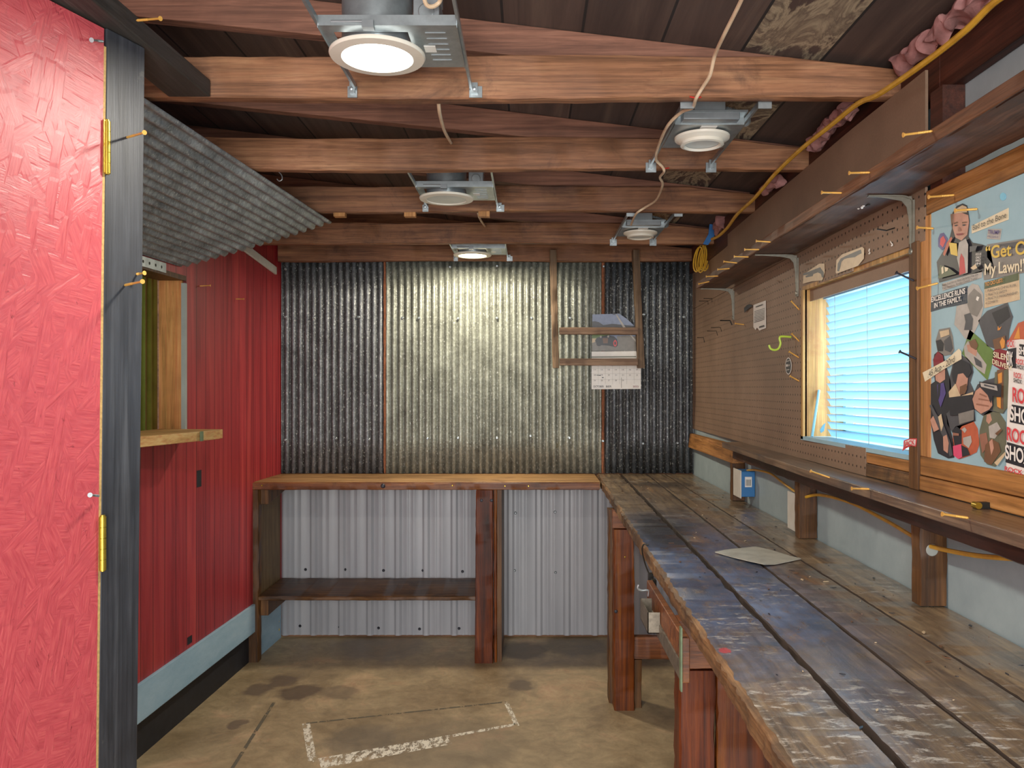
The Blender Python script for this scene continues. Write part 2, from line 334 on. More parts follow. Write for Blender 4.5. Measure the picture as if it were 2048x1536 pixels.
    for k, c in dict(p_black='23242a', p_navy='1d2a3c', p_skin='b98670', p_skin2='8f5f4c', p_tan='c9b08a', p_cream='e2d3ae', p_red='b3242c', p_redl='cf3b40', p_white='e9e4da', p_grey='77736c', p_lgrey='a9a39a', p_green='5d7a3a', p_orange='d58a3a', p_maroon='7c1f2c', p_yellow='d8b440', p_dgrey='45464a', p_brown='6b4a34', p_purple='4b3f7a', p_rust='b5563a', p_sky='7f8ca8', p_dgreen='4a5538', p_pink='d8476a', p_camo='5f604c', p_cyan='7cc3dc').items():
        M[k] = plain('print_'+k[2:], c, .35, 0, .18, 45)
build_materials()

# ------------------------------------------------------------------ mesh building
class MB:
    def __init__(s): s.v = []; s.f = []; s.mi = []; s.sm = []
    def face(s, idx, m=0, smooth=False): s.f.append(idx); s.mi.append(m); s.sm.append(smooth)
    def hexa(s, p, m=0):               # p: 4 bottom (ccw), 4 top
        b = len(s.v); s.v += [Vector(q) for q in p]
        for q in ((0,3,2,1), (4,5,6,7), (0,1,5,4), (1,2,6,5), (2,3,7,6), (3,0,4,7)): s.face([b+i for i in q], m)
        return s
    def box(s, x0, x1, y0, y1, z0, z1, m=0):
        return s.hexa([(x0,y0,z0),(x1,y0,z0),(x1,y1,z0),(x0,y1,z0),(x0,y0,z1),(x1,y0,z1),(x1,y1,z1),(x0,y1,z1)], m)
    def prism(s, poly, vec, m=0, side=None):
        b = len(s.v); n = len(poly); vec = Vector(vec)
        s.v += [Vector(q) for q in poly] + [Vector(q)+vec for q in poly]
        s.face(list(range(b, b+n)), m); s.face(list(range(b+2*n-1, b+n-1, -1)), m)
        for i in range(n): s.face([b+i, b+(i+1) % n, b+n+(i+1) % n, b+n+i], m if side is None else side)
        return s
    def poly(s, pts, m=0):
        b = len(s.v); s.v += [Vector(q) for q in pts]; s.face(list(range(b, b+len(pts))), m); return s
    def tube(s, pts, r, n=8, m=0, cap=True):
        pts = [Vector(p) for p in pts]; b = len(s.v); K = len(pts); up = Vector((0, 0, 1)); prev = None
        for k, p in enumerate(pts):
            d = (pts[min(k+1, K-1)]-pts[max(k-1, 0)]).normalized()
            if prev is None:
                a = d.cross(up) if abs(d.z) < .95 else d.cross(Vector((1, 0, 0)))
            else: a = prev - d*prev.dot(d)
            a.normalize(); prev = a; c = d.cross(a); rr = r[k] if isinstance(r, (list, tuple)) else r
            for i in range(n):
                th = 2*math.pi*i/n; s.v.append(p+(a*math.cos(th)+c*math.sin(th))*rr)
        for k in range(K-1):
            for i in range(n): s.face([b+k*n+i, b+k*n+(i+1) % n, b+(k+1)*n+(i+1) % n, b+(k+1)*n+i], m, True)
        if cap: s.face([b+i for i in range(n)][::-1], m); s.face([b+(K-1)*n+i for i in range(n)], m)
        return s
    def lathe(s, prof, c, n=40, m=0, axis=2):          # prof: (r, z) list
        b = len(s.v)
        for r, z in prof:
            for i in range(n):
                th = 2*math.pi*i/n; q = [r*math.cos(th), r*math.sin(th), z]
                if axis == 0: q = [z, r*math.cos(th), r*math.sin(th)]
                if axis == 1: q = [r*math.cos(th), z, r*math.sin(th)]
                s.v.append(Vector(c)+Vector(q))
        for k in range(len(prof)-1):
            for i in range(n): s.face([b+k*n+i, b+k*n+(i+1) % n, b+(k+1)*n+(i+1) % n, b+(k+1)*n+i], m, True)
        return s
    def board(s, axis, a0, a1, lo, hi, segs=40, cham=.004, rough=.002, m=0, seed=0, msel=None):
        """rough sawn board along axis ('x','y','z'); lo/hi: functions t->(u,v) of the two cross axes (in xyz order)"""
        b = len(s.v); n = 8
        for k in range(segs+1):
            t = k/segs; a = a0+(a1-a0)*t; u0, v0 = lo(t); u1, v1 = hi(t); c = cham
            ring = [(u0+c, v0), (u1-c, v0), (u1, v0+c), (u1, v1-c), (u1-c, v1), (u0+c, v1), (u0, v1-c), (u0, v0+c)]
            for i, (u, v) in enumerate(ring):
                q = Vector((a*14+seed, i*3.7+seed, 0)); d = noise.noise(q)*rough; d2 = noise.noise(q*3.3)*rough
                cu, cv = (u0+u1)/2, (v0+v1)/2
                u -= (d+d2)*(1 if u > cu else -1) + rough*(1 if u > cu else -1)*.5; v -= (d-d2)*.6*(1 if v > cv else -1)
                s.v.append(Vector({'x': (a, u, v), 'y': (u, a, v), 'z': (u, v, a)}[axis]))
        for k in range(segs):
            for i in range(n):
                mm = m if msel is None else msel(i)
                s.face([b+k*n+i, b+k*n+(i+1) % n, b+(k+1)*n+(i+1) % n, b+(k+1)*n+i], mm)
        s.face([b+i for i in range(n)], m); s.face([b+segs*n+i for i in range(n)], m)
        return s
    def build(s, name, mats, parent=None, bevel=0, loc=None):
        me = bpy.data.meshes.new(name)
        vs = s.v if loc is None else [q-Vector(loc) for q in s.v]
        me.from_pydata([tuple(q) for q in vs], [], s.f)
        if not isinstance(mats, (list, tuple)): mats = [mats]
        for m in mats: me.materials.append(m)
        for p, mi, sm in zip(me.polygons, s.mi, s.sm): p.material_index = mi; p.use_smooth = sm
        bm = bmesh.new(); bm.from_mesh(me); bmesh.ops.recalc_face_normals(bm, faces=bm.faces); bm.to_mesh(me); bm.free(); me.set_sharp_from_angle(angle=math.radians(38))
        o = bpy.data.objects.new(name, me); COL.objects.link(o)
        if loc is not None: o.location = loc
        if parent is not None:
            o.parent = parent
            if parent.location.length > 0 and loc is None: o.matrix_parent_inverse = Matrix.Translation(-parent.location)
        if bevel:
            md = o.modifiers.new('bevel', 'BEVEL'); md.width = bevel; md.segments = 2; md.limit_method = 'ANGLE'
        return o
def tag(o, label, cat, group=None, kind=None):
    if label: o['label'] = label
    if cat: o['category'] = cat
    if group: o['group'] = group
    if kind: o['kind'] = kind
    return o
def empty(name, loc, label, cat, group=None):
    o = bpy.data.objects.new(name, None); COL.objects.link(o); o.location = loc; o.empty_display_size = .05
    return tag(o, label, cat, group)
def struct(o): o['kind'] = 'structure'; return o
def spline(pts, n=10):
    pts = [Vector(p) for p in pts]; out = []
    for i in range(len(pts)-1):
        p0 = pts[max(i-1, 0)]; p1 = pts[i]; p2 = pts[i+1]; p3 = pts[min(i+2, len(pts)-1)]
        for k in range(n):
            t = k/n; out.append(.5*((2*p1)+(-p0+p2)*t+(2*p0-5*p1+4*p2-p3)*t*t+(-p0+3*p1-3*p2+p3)*t**3))
    out.append(pts[-1]); return out
def textmesh(s, name, A, B, hgt, mat, parent, off=(0, 0, 0), up=Vector((0, 0, 1)), bold=0, slant=0, stretch=True):
    """letters from A (baseline start) to B (baseline end), caps hgt tall"""
    cu = bpy.data.curves.new('t', 'FONT'); cu.body = s; cu.offset = bold; cu.fill_mode = 'BOTH' if False else 'FRONT'
    o = bpy.data.objects.new('t', cu); COL.objects.link(o)
    dg = bpy.context.evaluated_depsgraph_get(); me = bpy.data.meshes.new_from_object(o.evaluated_get(dg))
    bpy.data.objects.remove(o)
    if not me.vertices: return None
    xs = [v.co.x for v in me.vertices]; x0, x1 = min(xs), max(xs); capH = .7
    A = Vector(A); B = Vector(B); d = B-A
    for v in me.vertices:
        u = (v.co.x-x0)/(x1-x0); w = v.co.y/capH
        v.co = A+d*(u+slant*w)+up*(w*hgt)+Vector(off)
    me.name = name; me.materials.append(mat)
    r = bpy.data.objects.new(name, me); COL.objects.link(r)
    if parent is not None: 
        r.parent = parent; r.matrix_parent_inverse = Matrix.Translation(-parent.location)
    return r

# ================================================================== SHELL
YF = -1.3     # front end of the shed, behind the camera (open doorway)
ZB = 4.42
def hdeck(X): return H+.865-.12*X
# floor with the worn painted outline
fb = MB(); fb.box(-2.4, 1.4, YF, 4.6, -.1, 0)
def strip(b, pts, w, m, z=.0008):
    for a, c in zip(pts[:-1], pts[1:]):
        d = (c-a); d.z = 0; n_ = Vector((-d.y, d.x, 0)).normalized()*w/2
        b.poly([(a+n_)[:2]+(z,), (c+n_)[:2]+(z,), (c-n_)[:2]+(z,), (a-n_)[:2]+(z,)], m)
def FP(x, y): return HP(x, y, H)
strip(fb, [FP(625, 1522), FP(1032, 1449)], .022, 1); strip(fb, [FP(640, 1530), FP(900, 1482)], .06, 1, .0006)
strip(fb, [FP(1012, 1404), FP(1034, 1452)], .02, 1); strip(fb, [FP(612, 1447), FP(1012, 1404)], .012, 2); strip(fb, [FP(612, 1447), FP(625, 1522)], .03, 1)
strip(fb, [FP(465, 1536), FP(548, 1405)], .014, 2)
floor = struct(fb.build('floor', [M['floor'], M['worn_white'], M['worn_dark']]))
# roof deck
cb = MB(); cb.hexa([(-2.4, YF, hdeck(-2.4)), (1.3, YF, hdeck(1.3)), (1.3, 4.6, hdeck(1.3)), (-2.4, 4.6, hdeck(-2.4)),
                    (-2.4, YF, hdeck(-2.4)+.03), (1.3, YF, hdeck(1.3)+.03), (1.3, 4.6, hdeck(1.3)+.03), (-2.4, 4.6, hdeck(-2.4)+.03)])
struct(cb.build('ceiling', M['deck']))
# back wall sheathing: tarred boards; the lower half carries white ribbed steel
bw = MB(); bw.box(-2.2, 1.2, ZB, ZB+.08, -.05, 2.6)
struct(bw.build('wall_back', M['joist_dim']))
# right wall with window opening
WY0, WY1, WZ0, WZ1 = 1.776, 2.48, H-.147, H+.30
rw = MB()
wa, wb, wc, wd0 = WY0-.019, WY1+.019, WZ0-.011, WZ1+.011
for (y0, y1, z0, z1) in ((YF, wa, 0, 2.35), (wb, 4.45, 0, 2.35), (wa, wb, 0, wc), (wa, wb, wd0, 2.35)):
    rw.box(.892, .955, y0, y1, z0, z1)
struct(rw.build('wall_right', M['bluewall']))
# left wall, red boards with opening
OY0, OY1, OZ0, OZ1 = 2.35, 3.293, H-.17, H+.455
lw = MB()
def lbox(b, y0, y1, z0, z1, d0=0, d1=.1, m=0):
    a, c = leftX(y0), leftX(y1)
    b.hexa([(a-d1, y0, z0), (a-d0, y0, z0), (c-d0, y1, z0), (c-d1, y1, z0), (a-d1, y0, z1), (a-d0, y0, z1), (c-d0, y1, z1), (c-d1, y1, z1)], m)
for (y0, y1, z0, z1) in ((YF, OY0, .289, 2.6), (OY1, ZB, .289, 2.6), (OY0, OY1, .289, OZ0), (OY0, OY1, OZ1, 2.6)):
    lbox(lw, y0, y1, z0, z1)
# dark knot hole slots
for (x, y, w, h_) in ((398, 957, .012, .07), (379, 1280, .012, .03)):
    Z = 1.536/((CX-x)/F+.0432); p = P(x, y, Z); lbox(lw, Z-.02, Z+.02, p.z-h_/2, p.z+h_/2, -.002, .001, 1)
struct(lw.build('wall_left', [M['redboards'], M['blackbase']]))
bb = MB(); lbox(bb, YF, 4.0, .150, .289, -.012, .03)
struct(bb.build('baseboard_left', M['bluebase'], bevel=.003))
tb = MB(); lbox(tb, YF, 4.38, 0, .155, .02, .08); struct(tb.build('trim_1', M['blackbase']))
tb = MB(); lbox(tb, 4.02, 4.40, 0, .30, .0, .02); struct(tb.build('trim_2', M['bluebase']))
# wall behind the camera with a wide doorway
fw = MB(); fw.box(-2.2, -1.0, YF-.08, YF, 0, 2.6); fw.box(.75, 1.2, YF-.08, YF, 0, 2.6); fw.box(-1.0, .75, YF-.08, YF, 2.0, 2.6)
struct(fw.build('wall_front', M['joist_dim']))

# ---- left hatch opening frame
hb = empty('hatch_frame', (leftX(3.2), 3.2, OZ0), 'new pine frame lining the opening in the red wall', 'frame')
b = MB(); lbox(b, OY1-.012, OY1, OZ0, OZ1, .012, .105); b.build('jamb', M['pine_jamb'], hb)
b = MB(); lbox(b, OY1-.013, OY1+.004, OZ0, OZ1-.03, -.002, .014); b.build('jamb_edge', M['dim_grey'], hb)
b = MB(); lbox(b, OY0, OY1, OZ1-.02, OZ1, .0, .105); b.build('head', M['post_brown'], hb)
# perforated metal strip along the head
st = MB(); lbox(st, OY0, 3.12, OZ1-.012, OZ1+.025, -.004, 0)
for k in range(14):
    Z = 2.5+k*.045; a = leftX(Z)+.0045
    st.lathe([(0, 0), (.006, 0)], (a, Z, OZ1+.006), 10, 1, axis=0)
tag(st.build('perforated_strip', [M['steel'], M['black']]), 'perforated metal strip above the opening in the red wall', 'metal strip')
g = MB()
ny = 120
for k in range(ny+1):
    Z = 2.1+1.3*k/ny; x = leftX(Z)-.17+.006*math.sin(Z*2*math.pi/.045)
    g.v += [Vector((x, Z, .9)), Vector((x, Z, 2.3))]
for k in range(ny): g.face([2*k, 2*k+2, 2*k+3, 2*k+1], 0, True)
tag(g.build('corrugated_sheet', M['green_sheet']), 'olive green corrugated sheet seen through the opening in the red wall', 'metal sheet')
# counter board in the opening
zc = OZ0+.005
cbd = MB(); cbd.prism([(-1.219, 3.18, zc), (-1.225, 3.24, zc), (-1.49, 3.27, zc), (-1.53, 2.36, zc), (-1.40, 2.36, zc)], (0, 0, -.036))
cbd.v[0:0] = []
cw = cbd.build('counter_board', [M['pine_new'], M['pine_new']], bevel=.002)
tag(cw, 'fresh pine counter board projecting from the hatch in the red wall', 'counter')
b = MB(); pA = P(404, 862, 3.075); pB = P(404, 883, 3.075)
b.box(pA.x-.001, pA.x+.006, 3.058, 3.075, zc-.036, zc+.0005); o = b.build('pencil_mark', M['olive'], cw)

# ================================================================== JOISTS / RAFTERS
hb_ = .678
joists = [(1.89, 1.93, 'nearest ceiling joist, with the large lit lamp in front of it'), (2.51, 2.548, 'second ceiling joist from the front, carrying the spiral conduit lamp'),
          (3.11, 3.147, 'third ceiling joist from the front, above the unlit round lamp'), (3.80, 3.84, 'fourth ceiling joist, just before the back wall'), (4.32, 4.36, 'last ceiling joist, along the top of the grey corrugated back wall')]
for k, (y0, y1, lab) in enumerate(joists):
    b = MB(); z0 = H+hb_; x1 = .875; x0 = -1.32 if k > 0 else -.95
    x0 = {0: -1.42, 1: -1.42, 2: -1.38, 3: -1.36, 4: -1.34}[k]
    z1 = z0+.098
    b.board('x', x0, x1, lambda t: (y0, z0+.003*math.sin(t*9+k)), lambda t: (y1, z1 + (0 if t < .88 else -(t-.88)*.28) + .002*math.sin(t*13)), 60, .003, .0025, seed=k*9)
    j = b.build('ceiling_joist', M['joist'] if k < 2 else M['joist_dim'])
    tag(j, lab, 'joist', 'ceiling joists')
    if k == 2:
        for x in (679, 820, 968):
            p = P(x, 429, 3.12); MB().box(p.x-.022, p.x+.022, 3.115, 3.145, p.z-.008, z0+.004).build('wood_block', M['pine'], j)
names = ['nearest', 'second', 'third', 'fourth', 'farthest']
for k, (y0, y1, lab) in enumerate(joists):
    b = MB(); Y0 = y1+.002; Y1 = y1+.04
    xa, xb = -1.5, .86
    b.hexa([(xa, Y0, hdeck(xa)-.1), (xb, Y0, hdeck(xb)-.06), (xb, Y1, hdeck(xb)-.06), (xa, Y1, hdeck(xa)-.1), (xa, Y0, hdeck(xa)-.001), (xb, Y0, hdeck(xb)-.001), (xb, Y1, hdeck(xb)-.001), (xa, Y1, hdeck(xa)-.001)])
    if k == 4: continue
    tag(b.build('roof_rafter', M['rafter'], bevel=.002), '%s sloping roof rafter, above and behind its level joist' % names[k], 'rafter', 'roof rafters')
# black beam flat on top of the door post, running to the first joist
b = MB(); z0 = H+hb_
b.hexa([(-.94, YF+.1, z0), (-.835, YF+.1, z0), (-.742, 1.888, z0), (-.85, 1.888, z0), (-.94, YF+.1, z0+.04), (-.835, YF+.1, z0+.04), (-.742, 1.888, z0+.04), (-.85, 1.888, z0+.04)])
# correct the face to the measured line
b.v = [Vector(q) for q in [(-.842, .9, z0), (-.784, .9, z0), (-.742, 1.888, z0), (-.84, 1.888, z0), (-.842, .9, z0+.04), (-.784, .9, z0+.04), (-.742, 1.888, z0+.04), (-.84, 1.888, z0+.04)]]
tag(b.build('header_beam', M['black_beam'], bevel=.003), 'black painted flat beam running over the door post to the nearest joist', 'beam')
# top plate on the right
b = MB(); b.box(.868, .8915, YF+.02, 1.712, H+.62, H+.757); b.box(.868, .8915, 1.712, 4.38, H+.62, H+.757)
tag(b.build('top_plate', M['plate'], bevel=.002), 'dark red top plate beam above the pale blue wall', 'beam')
b = MB(); b.box(.845, .8915, 1.655, 1.705, H+.40, H+.62); tag(b.build('wall_stud', M['plate']), 'short dark stud above the shelf, at the end of the brown panel', 'stud')

# ================================================================== LEFT DOOR AND POST
d0 = Vector((-.763, 1.61, 0)); dr = Vector((-.33, -1, 0)).normalized()     # running towards the camera
nr = Vector((dr.y, -dr.x, 0)) * -1                                       # room side
if nr.x < 0: nr = -nr
def slab(b, s0, s1, z0, z1, t0, t1, m=0, lean=.011):
    def q(s, t, z): p = d0+dr*s+nr*t; return (p.x-lean*(z1r-z), p.y, z)
    z1r = H+.677
    b.hexa([q(s0, t0, z0), q(s1, t0, z0), q(s1, t1, z0), q(s0, t1, z0), q(s0, t0, z1), q(s1, t0, z1), q(s1, t1, z1), q(s0, t1, z1)], m); return b
pb = MB(); slab(pb, 0, .094, 0, H+.676, -.04, 0)
post = tag(pb.build('door_post', M['black_wood'], bevel=.002), 'black painted door post between the red chipboard door and the red wall', 'post')
db = MB(); slab(db, .1005, .60, .01, H+.672, -.014, .0)
slab(db, .0945, .1004, .012, H+.640, -.013, -.0005, 1)
door = db.build('chipboard_door', [M['osb'], M['board_edge']])
tag(door, 'red painted chipboard door hinged on the black post', 'door')
for zc_, ya, yb in ((0, 242, 347), (1, 1032, 1140)):
    zt = H-(ya-CY)/F*1.52; zb = H-(yb-CY)/F*1.52
    b = MB(); p = d0+dr*.0945+nr*.004; p.x -= .011*(H+.677-(zt+zb)/2)
    for k in range(5):
        a = zb+(zt-zb)*k/5; c = zb+(zt-zb)*(k+1)/5-.0012
        b.tube([(p.x, p.y, a), (p.x, p.y, c)], .0062, 14)
    b.tube([(p.x, p.y, zb-.002), (p.x, p.y, zt+.002)], .0045, 10)
    for s0, s1 in ((.1, .116),):
        q0 = p+dr*.002; b.hexa([tuple(q0+Vector((0,0,zb-p.z))), tuple(q0+dr*.006+Vector((0,0,zb-p.z))), tuple(q0+dr*.006+nr*.001+Vector((0,0,zb-p.z))), tuple(q0+nr*.001+Vector((0,0,zb-p.z))),
                                tuple(q0+Vector((0,0,zt-p.z))), tuple(q0+dr*.006+Vector((0,0,zt-p.z))), tuple(q0+dr*.006+nr*.001+Vector((0,0,zt-p.z))), tuple(q0+nr*.001+Vector((0,0,zt-p.z)))])
    b.build('hinge', M['brass'], door)

# ================================================================== CORRUGATED ROOF SHEET ON THE LEFT
b = MB(); ns, nt = 240, 24
for i in range(ns+1):
    s = i/ns
    for j in range(nt+1):
        t = j/nt; Y = 1.55+t*(3.27-1.55)
        if t > .999: Y = 3.27 - .09*(s-.55)**2 + .004*math.sin(i*.9)
        xa, za = leftX(Y)+.002, H+.485
        tt = (Y-1.864)/(3.2-1.864); xb = -.886+.089*tt; zb = H+.668
        w = math.sin(s*2*math.pi*17)*.0065
        dx, dz = (xb-xa), (zb-za); L = math.hypot(dx, dz)
        b.v.append(Vector((xa+dx*s - dz/L*w, Y, za+dz*s+dx/L*w)))
for i in range(ns):
    for j in range(nt): k = i*(nt+1)+j; b.face([k, k+1, k+nt+2, k+nt+1], 1 if j == nt-1 and False else 0, True)
sh = b.build('roof_sheet', M['galv_roof']); md = sh.modifiers.new('s', 'SOLIDIFY'); md.thickness = .001
tag(sh, 'dented galvanised corrugated sheet sloping under the joists above the red wall', 'metal sheet')
b = MB(); b.tube(spline([P(556, 343, 2.56), P(563, 350, 2.56), P(564, 359, 2.56), P(558, 362, 2.56), P(554, 358, 2.56)], 6), .0014, 6)
tag(b.build('wire_hook', M['steel']), 'bent silver wire hook at the edge of the corrugated roof sheet', 'hook')
# white beam end at far left
b = MB(); a1 = P(500, 508, 3.9); a2 = P(567, 545, 4.30)
b.hexa([(leftX(3.9)+.001, 3.85, H+.655), (leftX(3.9)+.012, 3.85, H+.655), (leftX(4.3)+.012, 4.30, H+.602), (leftX(4.3)+.001, 4.30, H+.602), (leftX(3.9)+.001, 3.85, H+.695), (leftX(3.9)+.012, 3.85, H+.695), (leftX(4.3)+.012, 4.30, H+.642), (leftX(4.3)+.001, 4.30, H+.642)])
tag(b.build('wall_cleat', M['cream_plate'], bevel=.002), 'white painted cleat at the top of the red wall, in the far corner', 'cleat')

# ================================================================== BACK WALL SHEETS
def corr(name, x0, x1, z0, z1, Y, mat, label, pitch=.0362, amp=.006, phase=0):
    b = MB(); n = int((x1-x0)/pitch*12); nz = 6
    for i in range(n+1):
        x = x0+(x1-x0)*i/n
        for j in range(nz+1):
            z = z0+(z1-z0)*j/nz
            y = Y+amp*math.sin(x*2*math.pi/pitch+phase)+.003*noise.noise(Vector((x*3, z*3, 5)))
            b.v.append(Vector((x, y, z + (.004*noise.noise(Vector((x*30, 0, 0))) if j in (0, nz) else 0))))
    for i in range(n):
        for j in range(nz): k = i*(nz+1)+j; b.face([k, k+nz+1, k+nz+2, k+1], 0, True)
    o = b.build(name, mat); o.modifiers.new('s', 'SOLIDIFY').thickness = .0012
    return tag(o, label, 'metal sheet')
YC = 4.392
zt = P(0, 524, 4.38).z+.02; zbm = .893
xs = [P(563, 0, YC).x, P(768, 0, YC).x, P(1203, 0, YC).x, P(1387, 0, YC).x]
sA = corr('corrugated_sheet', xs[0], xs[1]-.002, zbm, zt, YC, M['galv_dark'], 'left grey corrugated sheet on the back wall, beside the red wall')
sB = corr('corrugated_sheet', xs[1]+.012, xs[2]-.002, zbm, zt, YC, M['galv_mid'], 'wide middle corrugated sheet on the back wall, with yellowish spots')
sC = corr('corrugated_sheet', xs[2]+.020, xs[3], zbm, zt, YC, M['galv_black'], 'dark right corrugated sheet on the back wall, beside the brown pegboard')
for (xx, sh_) in ((xs[1]+.004, sA), (xs[2]+.006, sB)):
    b = MB(); b.board('z', zbm, zt, lambda t: (xx-.006, YC-.008), lambda t: (xx+.008, YC-.002), 40, .001, .003, seed=xx*9); b.build('rusty_edge', M['rust'], sh_)
def rivet(px, py, sheet, Y=YC-.007, mat=None):
    p = P(px, py, Y); MB().lathe([(.0001, -.005), (.004, -.005), (.0055, -.002), (.008, 0)], p, 12, 0, axis=1).build('screw_head', mat or M['steel'], sheet)
for (x, y) in ((571, 634), (627, 636), (717, 634), (571, 880), (672, 877), (738, 879), (571, 538), (640, 536), (720, 537)): rivet(x, y, sA)
for (x, y) in ((838, 636), (916, 637), (994, 636), (1063, 636), (1140, 636), (916, 876), (994, 876), (1061, 872), (1139, 876), (855, 877), (994, 532), (900, 534), (805, 636)): rivet(x, y, sB)
for (x, y) in ((1288, 629), (1368, 634), (1206, 882), (1286, 887), (1355, 886), (1207, 533)): rivet(x, y, sC)

# white ribbed steel on the lower back wall
b = MB(); x = -1.345; prof = []
while x < .885:
    prof += [(x, 0), (x+.012, -.012), (x+.03, -.012), (x+.042, 0), (x+.062, 0), (x+.066, -.003), (x+.074, -.003), (x+.078, 0), (x+.098, 0), (x+.102, -.003), (x+.110, -.003), (x+.114, 0)]
    x += .153
for (px_, dy) in prof: b.v += [Vector((px_, 4.405+dy, .012)), Vector((px_, 4.405+dy, .87))]
for k in range(len(prof)-1): b.face([2*k, 2*k+2, 2*k+3, 2*k+1])
ws = b.build('ribbed_sheet', M['whitesteel'])
tag(ws, 'white ribbed steel sheet on the back wall below the benches', 'metal sheet')
for (x, y) in ((611, 1139), (690, 1139), (767, 1141), (846, 1141), (925, 1143), (600, 1252), (679, 1254), (757, 1256), (839, 1258), (918, 1257), (1031, 1026), (1110, 1024), (1029, 1141), (1111, 1145)):
    rivet(x, y, ws, 4.402, M['screw_dark'] if x < 930 else M['steel_dark'])
b = MB()
for k in range(8):
    p = P(553+random.uniform(-3, 3), 1235+k*4, 4.37); r = .018*random.uniform(.7, 1.2)
    b.lathe([(.001, -r), (r*.7, -r*.7), (r, 0), (r*.7, r*.7), (.001, r)], p, 8)
tag(b.build('insulation_tuft', M['yellow_ins']), 'tuft of yellow insulation poking out in the far left floor corner', 'insulation', kind='stuff')

# ================================================================== LEFT WORKBENCH (along the back wall)
BT = .89
wb = empty('workbench', (-.5, 4.2, 0), 'light topped wooden workbench along the back wall with a lower shelf', 'workbench')
b = MB(); b.hexa([(-1.375, 4.018, BT-.036), (.354, 4.018, BT-.036), (.354, 4.386, BT-.036), (-1.345, 4.386, BT-.036), (-1.375, 4.018, BT), (.354, 4.018, BT), (.354, 4.386, BT), (-1.345, 4.386, BT)])
b.build('tabletop', M['bench_plank'], wb, .002)
b = MB(); b.board('x', -1.38, .348, lambda t: (3.995, BT-.038), lambda t: (4.0175, BT-.002), 90, .003, .002)
rail = b.build('front_rail', M['rail_red'], wb)
for (x, y, r) in ((766, 972, .011), (524, 971, .004), (905, 971, .004), (1010, 972, .004), (1057, 972, .004)):
    MB().lathe([(.0001, -.006), (r*.6, -.006), (r, -.001), (r*1.1, .001)], P(x, y, 3.996), 12, 0, 1).build('bolt_head' if r > .01 else 'screw_head', M['screw_dark'] if r > .01 else M['brass'], rail)
b = MB(); b.board('z', 0, BT-.039, lambda t: (-1.395, 4.0), lambda t: (-1.335, 4.05), 30, .004, .003); b.build('leg', M['post_brown'], wb)
b = MB(); b.box(-1.362, -1.345, 4.05, 4.38, .30, BT-.038); b.build('side_panel', M['side_panel'], wb)
b = MB(); b.prism([(-1.34, 4.04, BT-.038), (-1.34, 4.38, BT-.038), (-1.34, 4.38, BT-.06), (-1.34, 4.35, BT-.075), (-1.34, 4.04, BT-.115)], (.04, 0, 0)); b.build('cleat', M['post_brown'], wb, .002)
b = MB(); b.box(-1.34, -1.30, 4.04, 4.38, .22, .305); b.build('cleat', M['post_brown'], wb, .002)
b = MB(); b.board('x', -1.335, -.262, lambda t: (3.995, .306), lambda t: (4.384, .327), 50, .004, .003, seed=4); b.build('lower_shelf', M['bench_shelf'], wb)
b = MB(); b.board('z', 0, BT-.039, lambda t: (-.262+(1-t)*-.006, 3.985), lambda t: (-.177, 4.02), 30, .003, .002, seed=8); mleg = b.build('leg', M['post_dark'], wb)
for x in (963, 983): MB().lathe([(.0001, -.005), (.006, -.004), (.008, 0)], P(x, 1001, 3.985), 12, 0, 1).build('bolt_head', M['screw_dark'], mleg)
b = MB(); b.board('z', 0, BT-.039, lambda t: (-.174, 4.0), lambda t: (-.158, 4.04), 20, .003, .002, seed=9); b.build('leg', M['post_red'], wb)
b = MB(); b.box(-.157, -.135, 4.01, 4.385, 0, BT-.039); b.build('partition', M['post_brown'], wb)

# ================================================================== RIGHT WORKBENCH
rb = empty('workbench', (.6, 2.2, 0), 'long dark plank workbench under the window along the right wall', 'workbench')
Y0, Y1 = -.2, 4.385
def edge(y): return .318+.0135*max(0, y-1.0)
seams = [lambda y: edge(y), lambda y: .462+.0105*(y-1.0), lambda y: .600+.0105*(y-1.0), lambda y: .735, lambda y: .890]
for k in range(4):
    lo_f, hi_f = seams[k], seams[k+1]
    b = MB(); gap = .0016
    def LO(t, f=lo_f): return (f(Y0+(Y1-Y0)*t)+(gap if k else 0), BT-.045)
    def HI(t, f=hi_f): return (f(Y0+(Y1-Y0)*t)-gap, BT+(.0 if k < 3 else -.001))
    if k == 0:
        b.board('y', Y0, Y1, LO, HI, 420, .008, .0045, seed=2, msel=lambda i: 0 if i == 4 else (1 if i in (5, 6, 7) else 2))
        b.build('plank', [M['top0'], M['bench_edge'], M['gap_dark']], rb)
    else:
        b.board('y', Y0, Y1, LO, HI, 260, .002, .0014, seed=k*5, msel=lambda i: 0 if i == 4 else 1); b.build('plank', [M['top%d' % k], M['gap_dark']], rb)
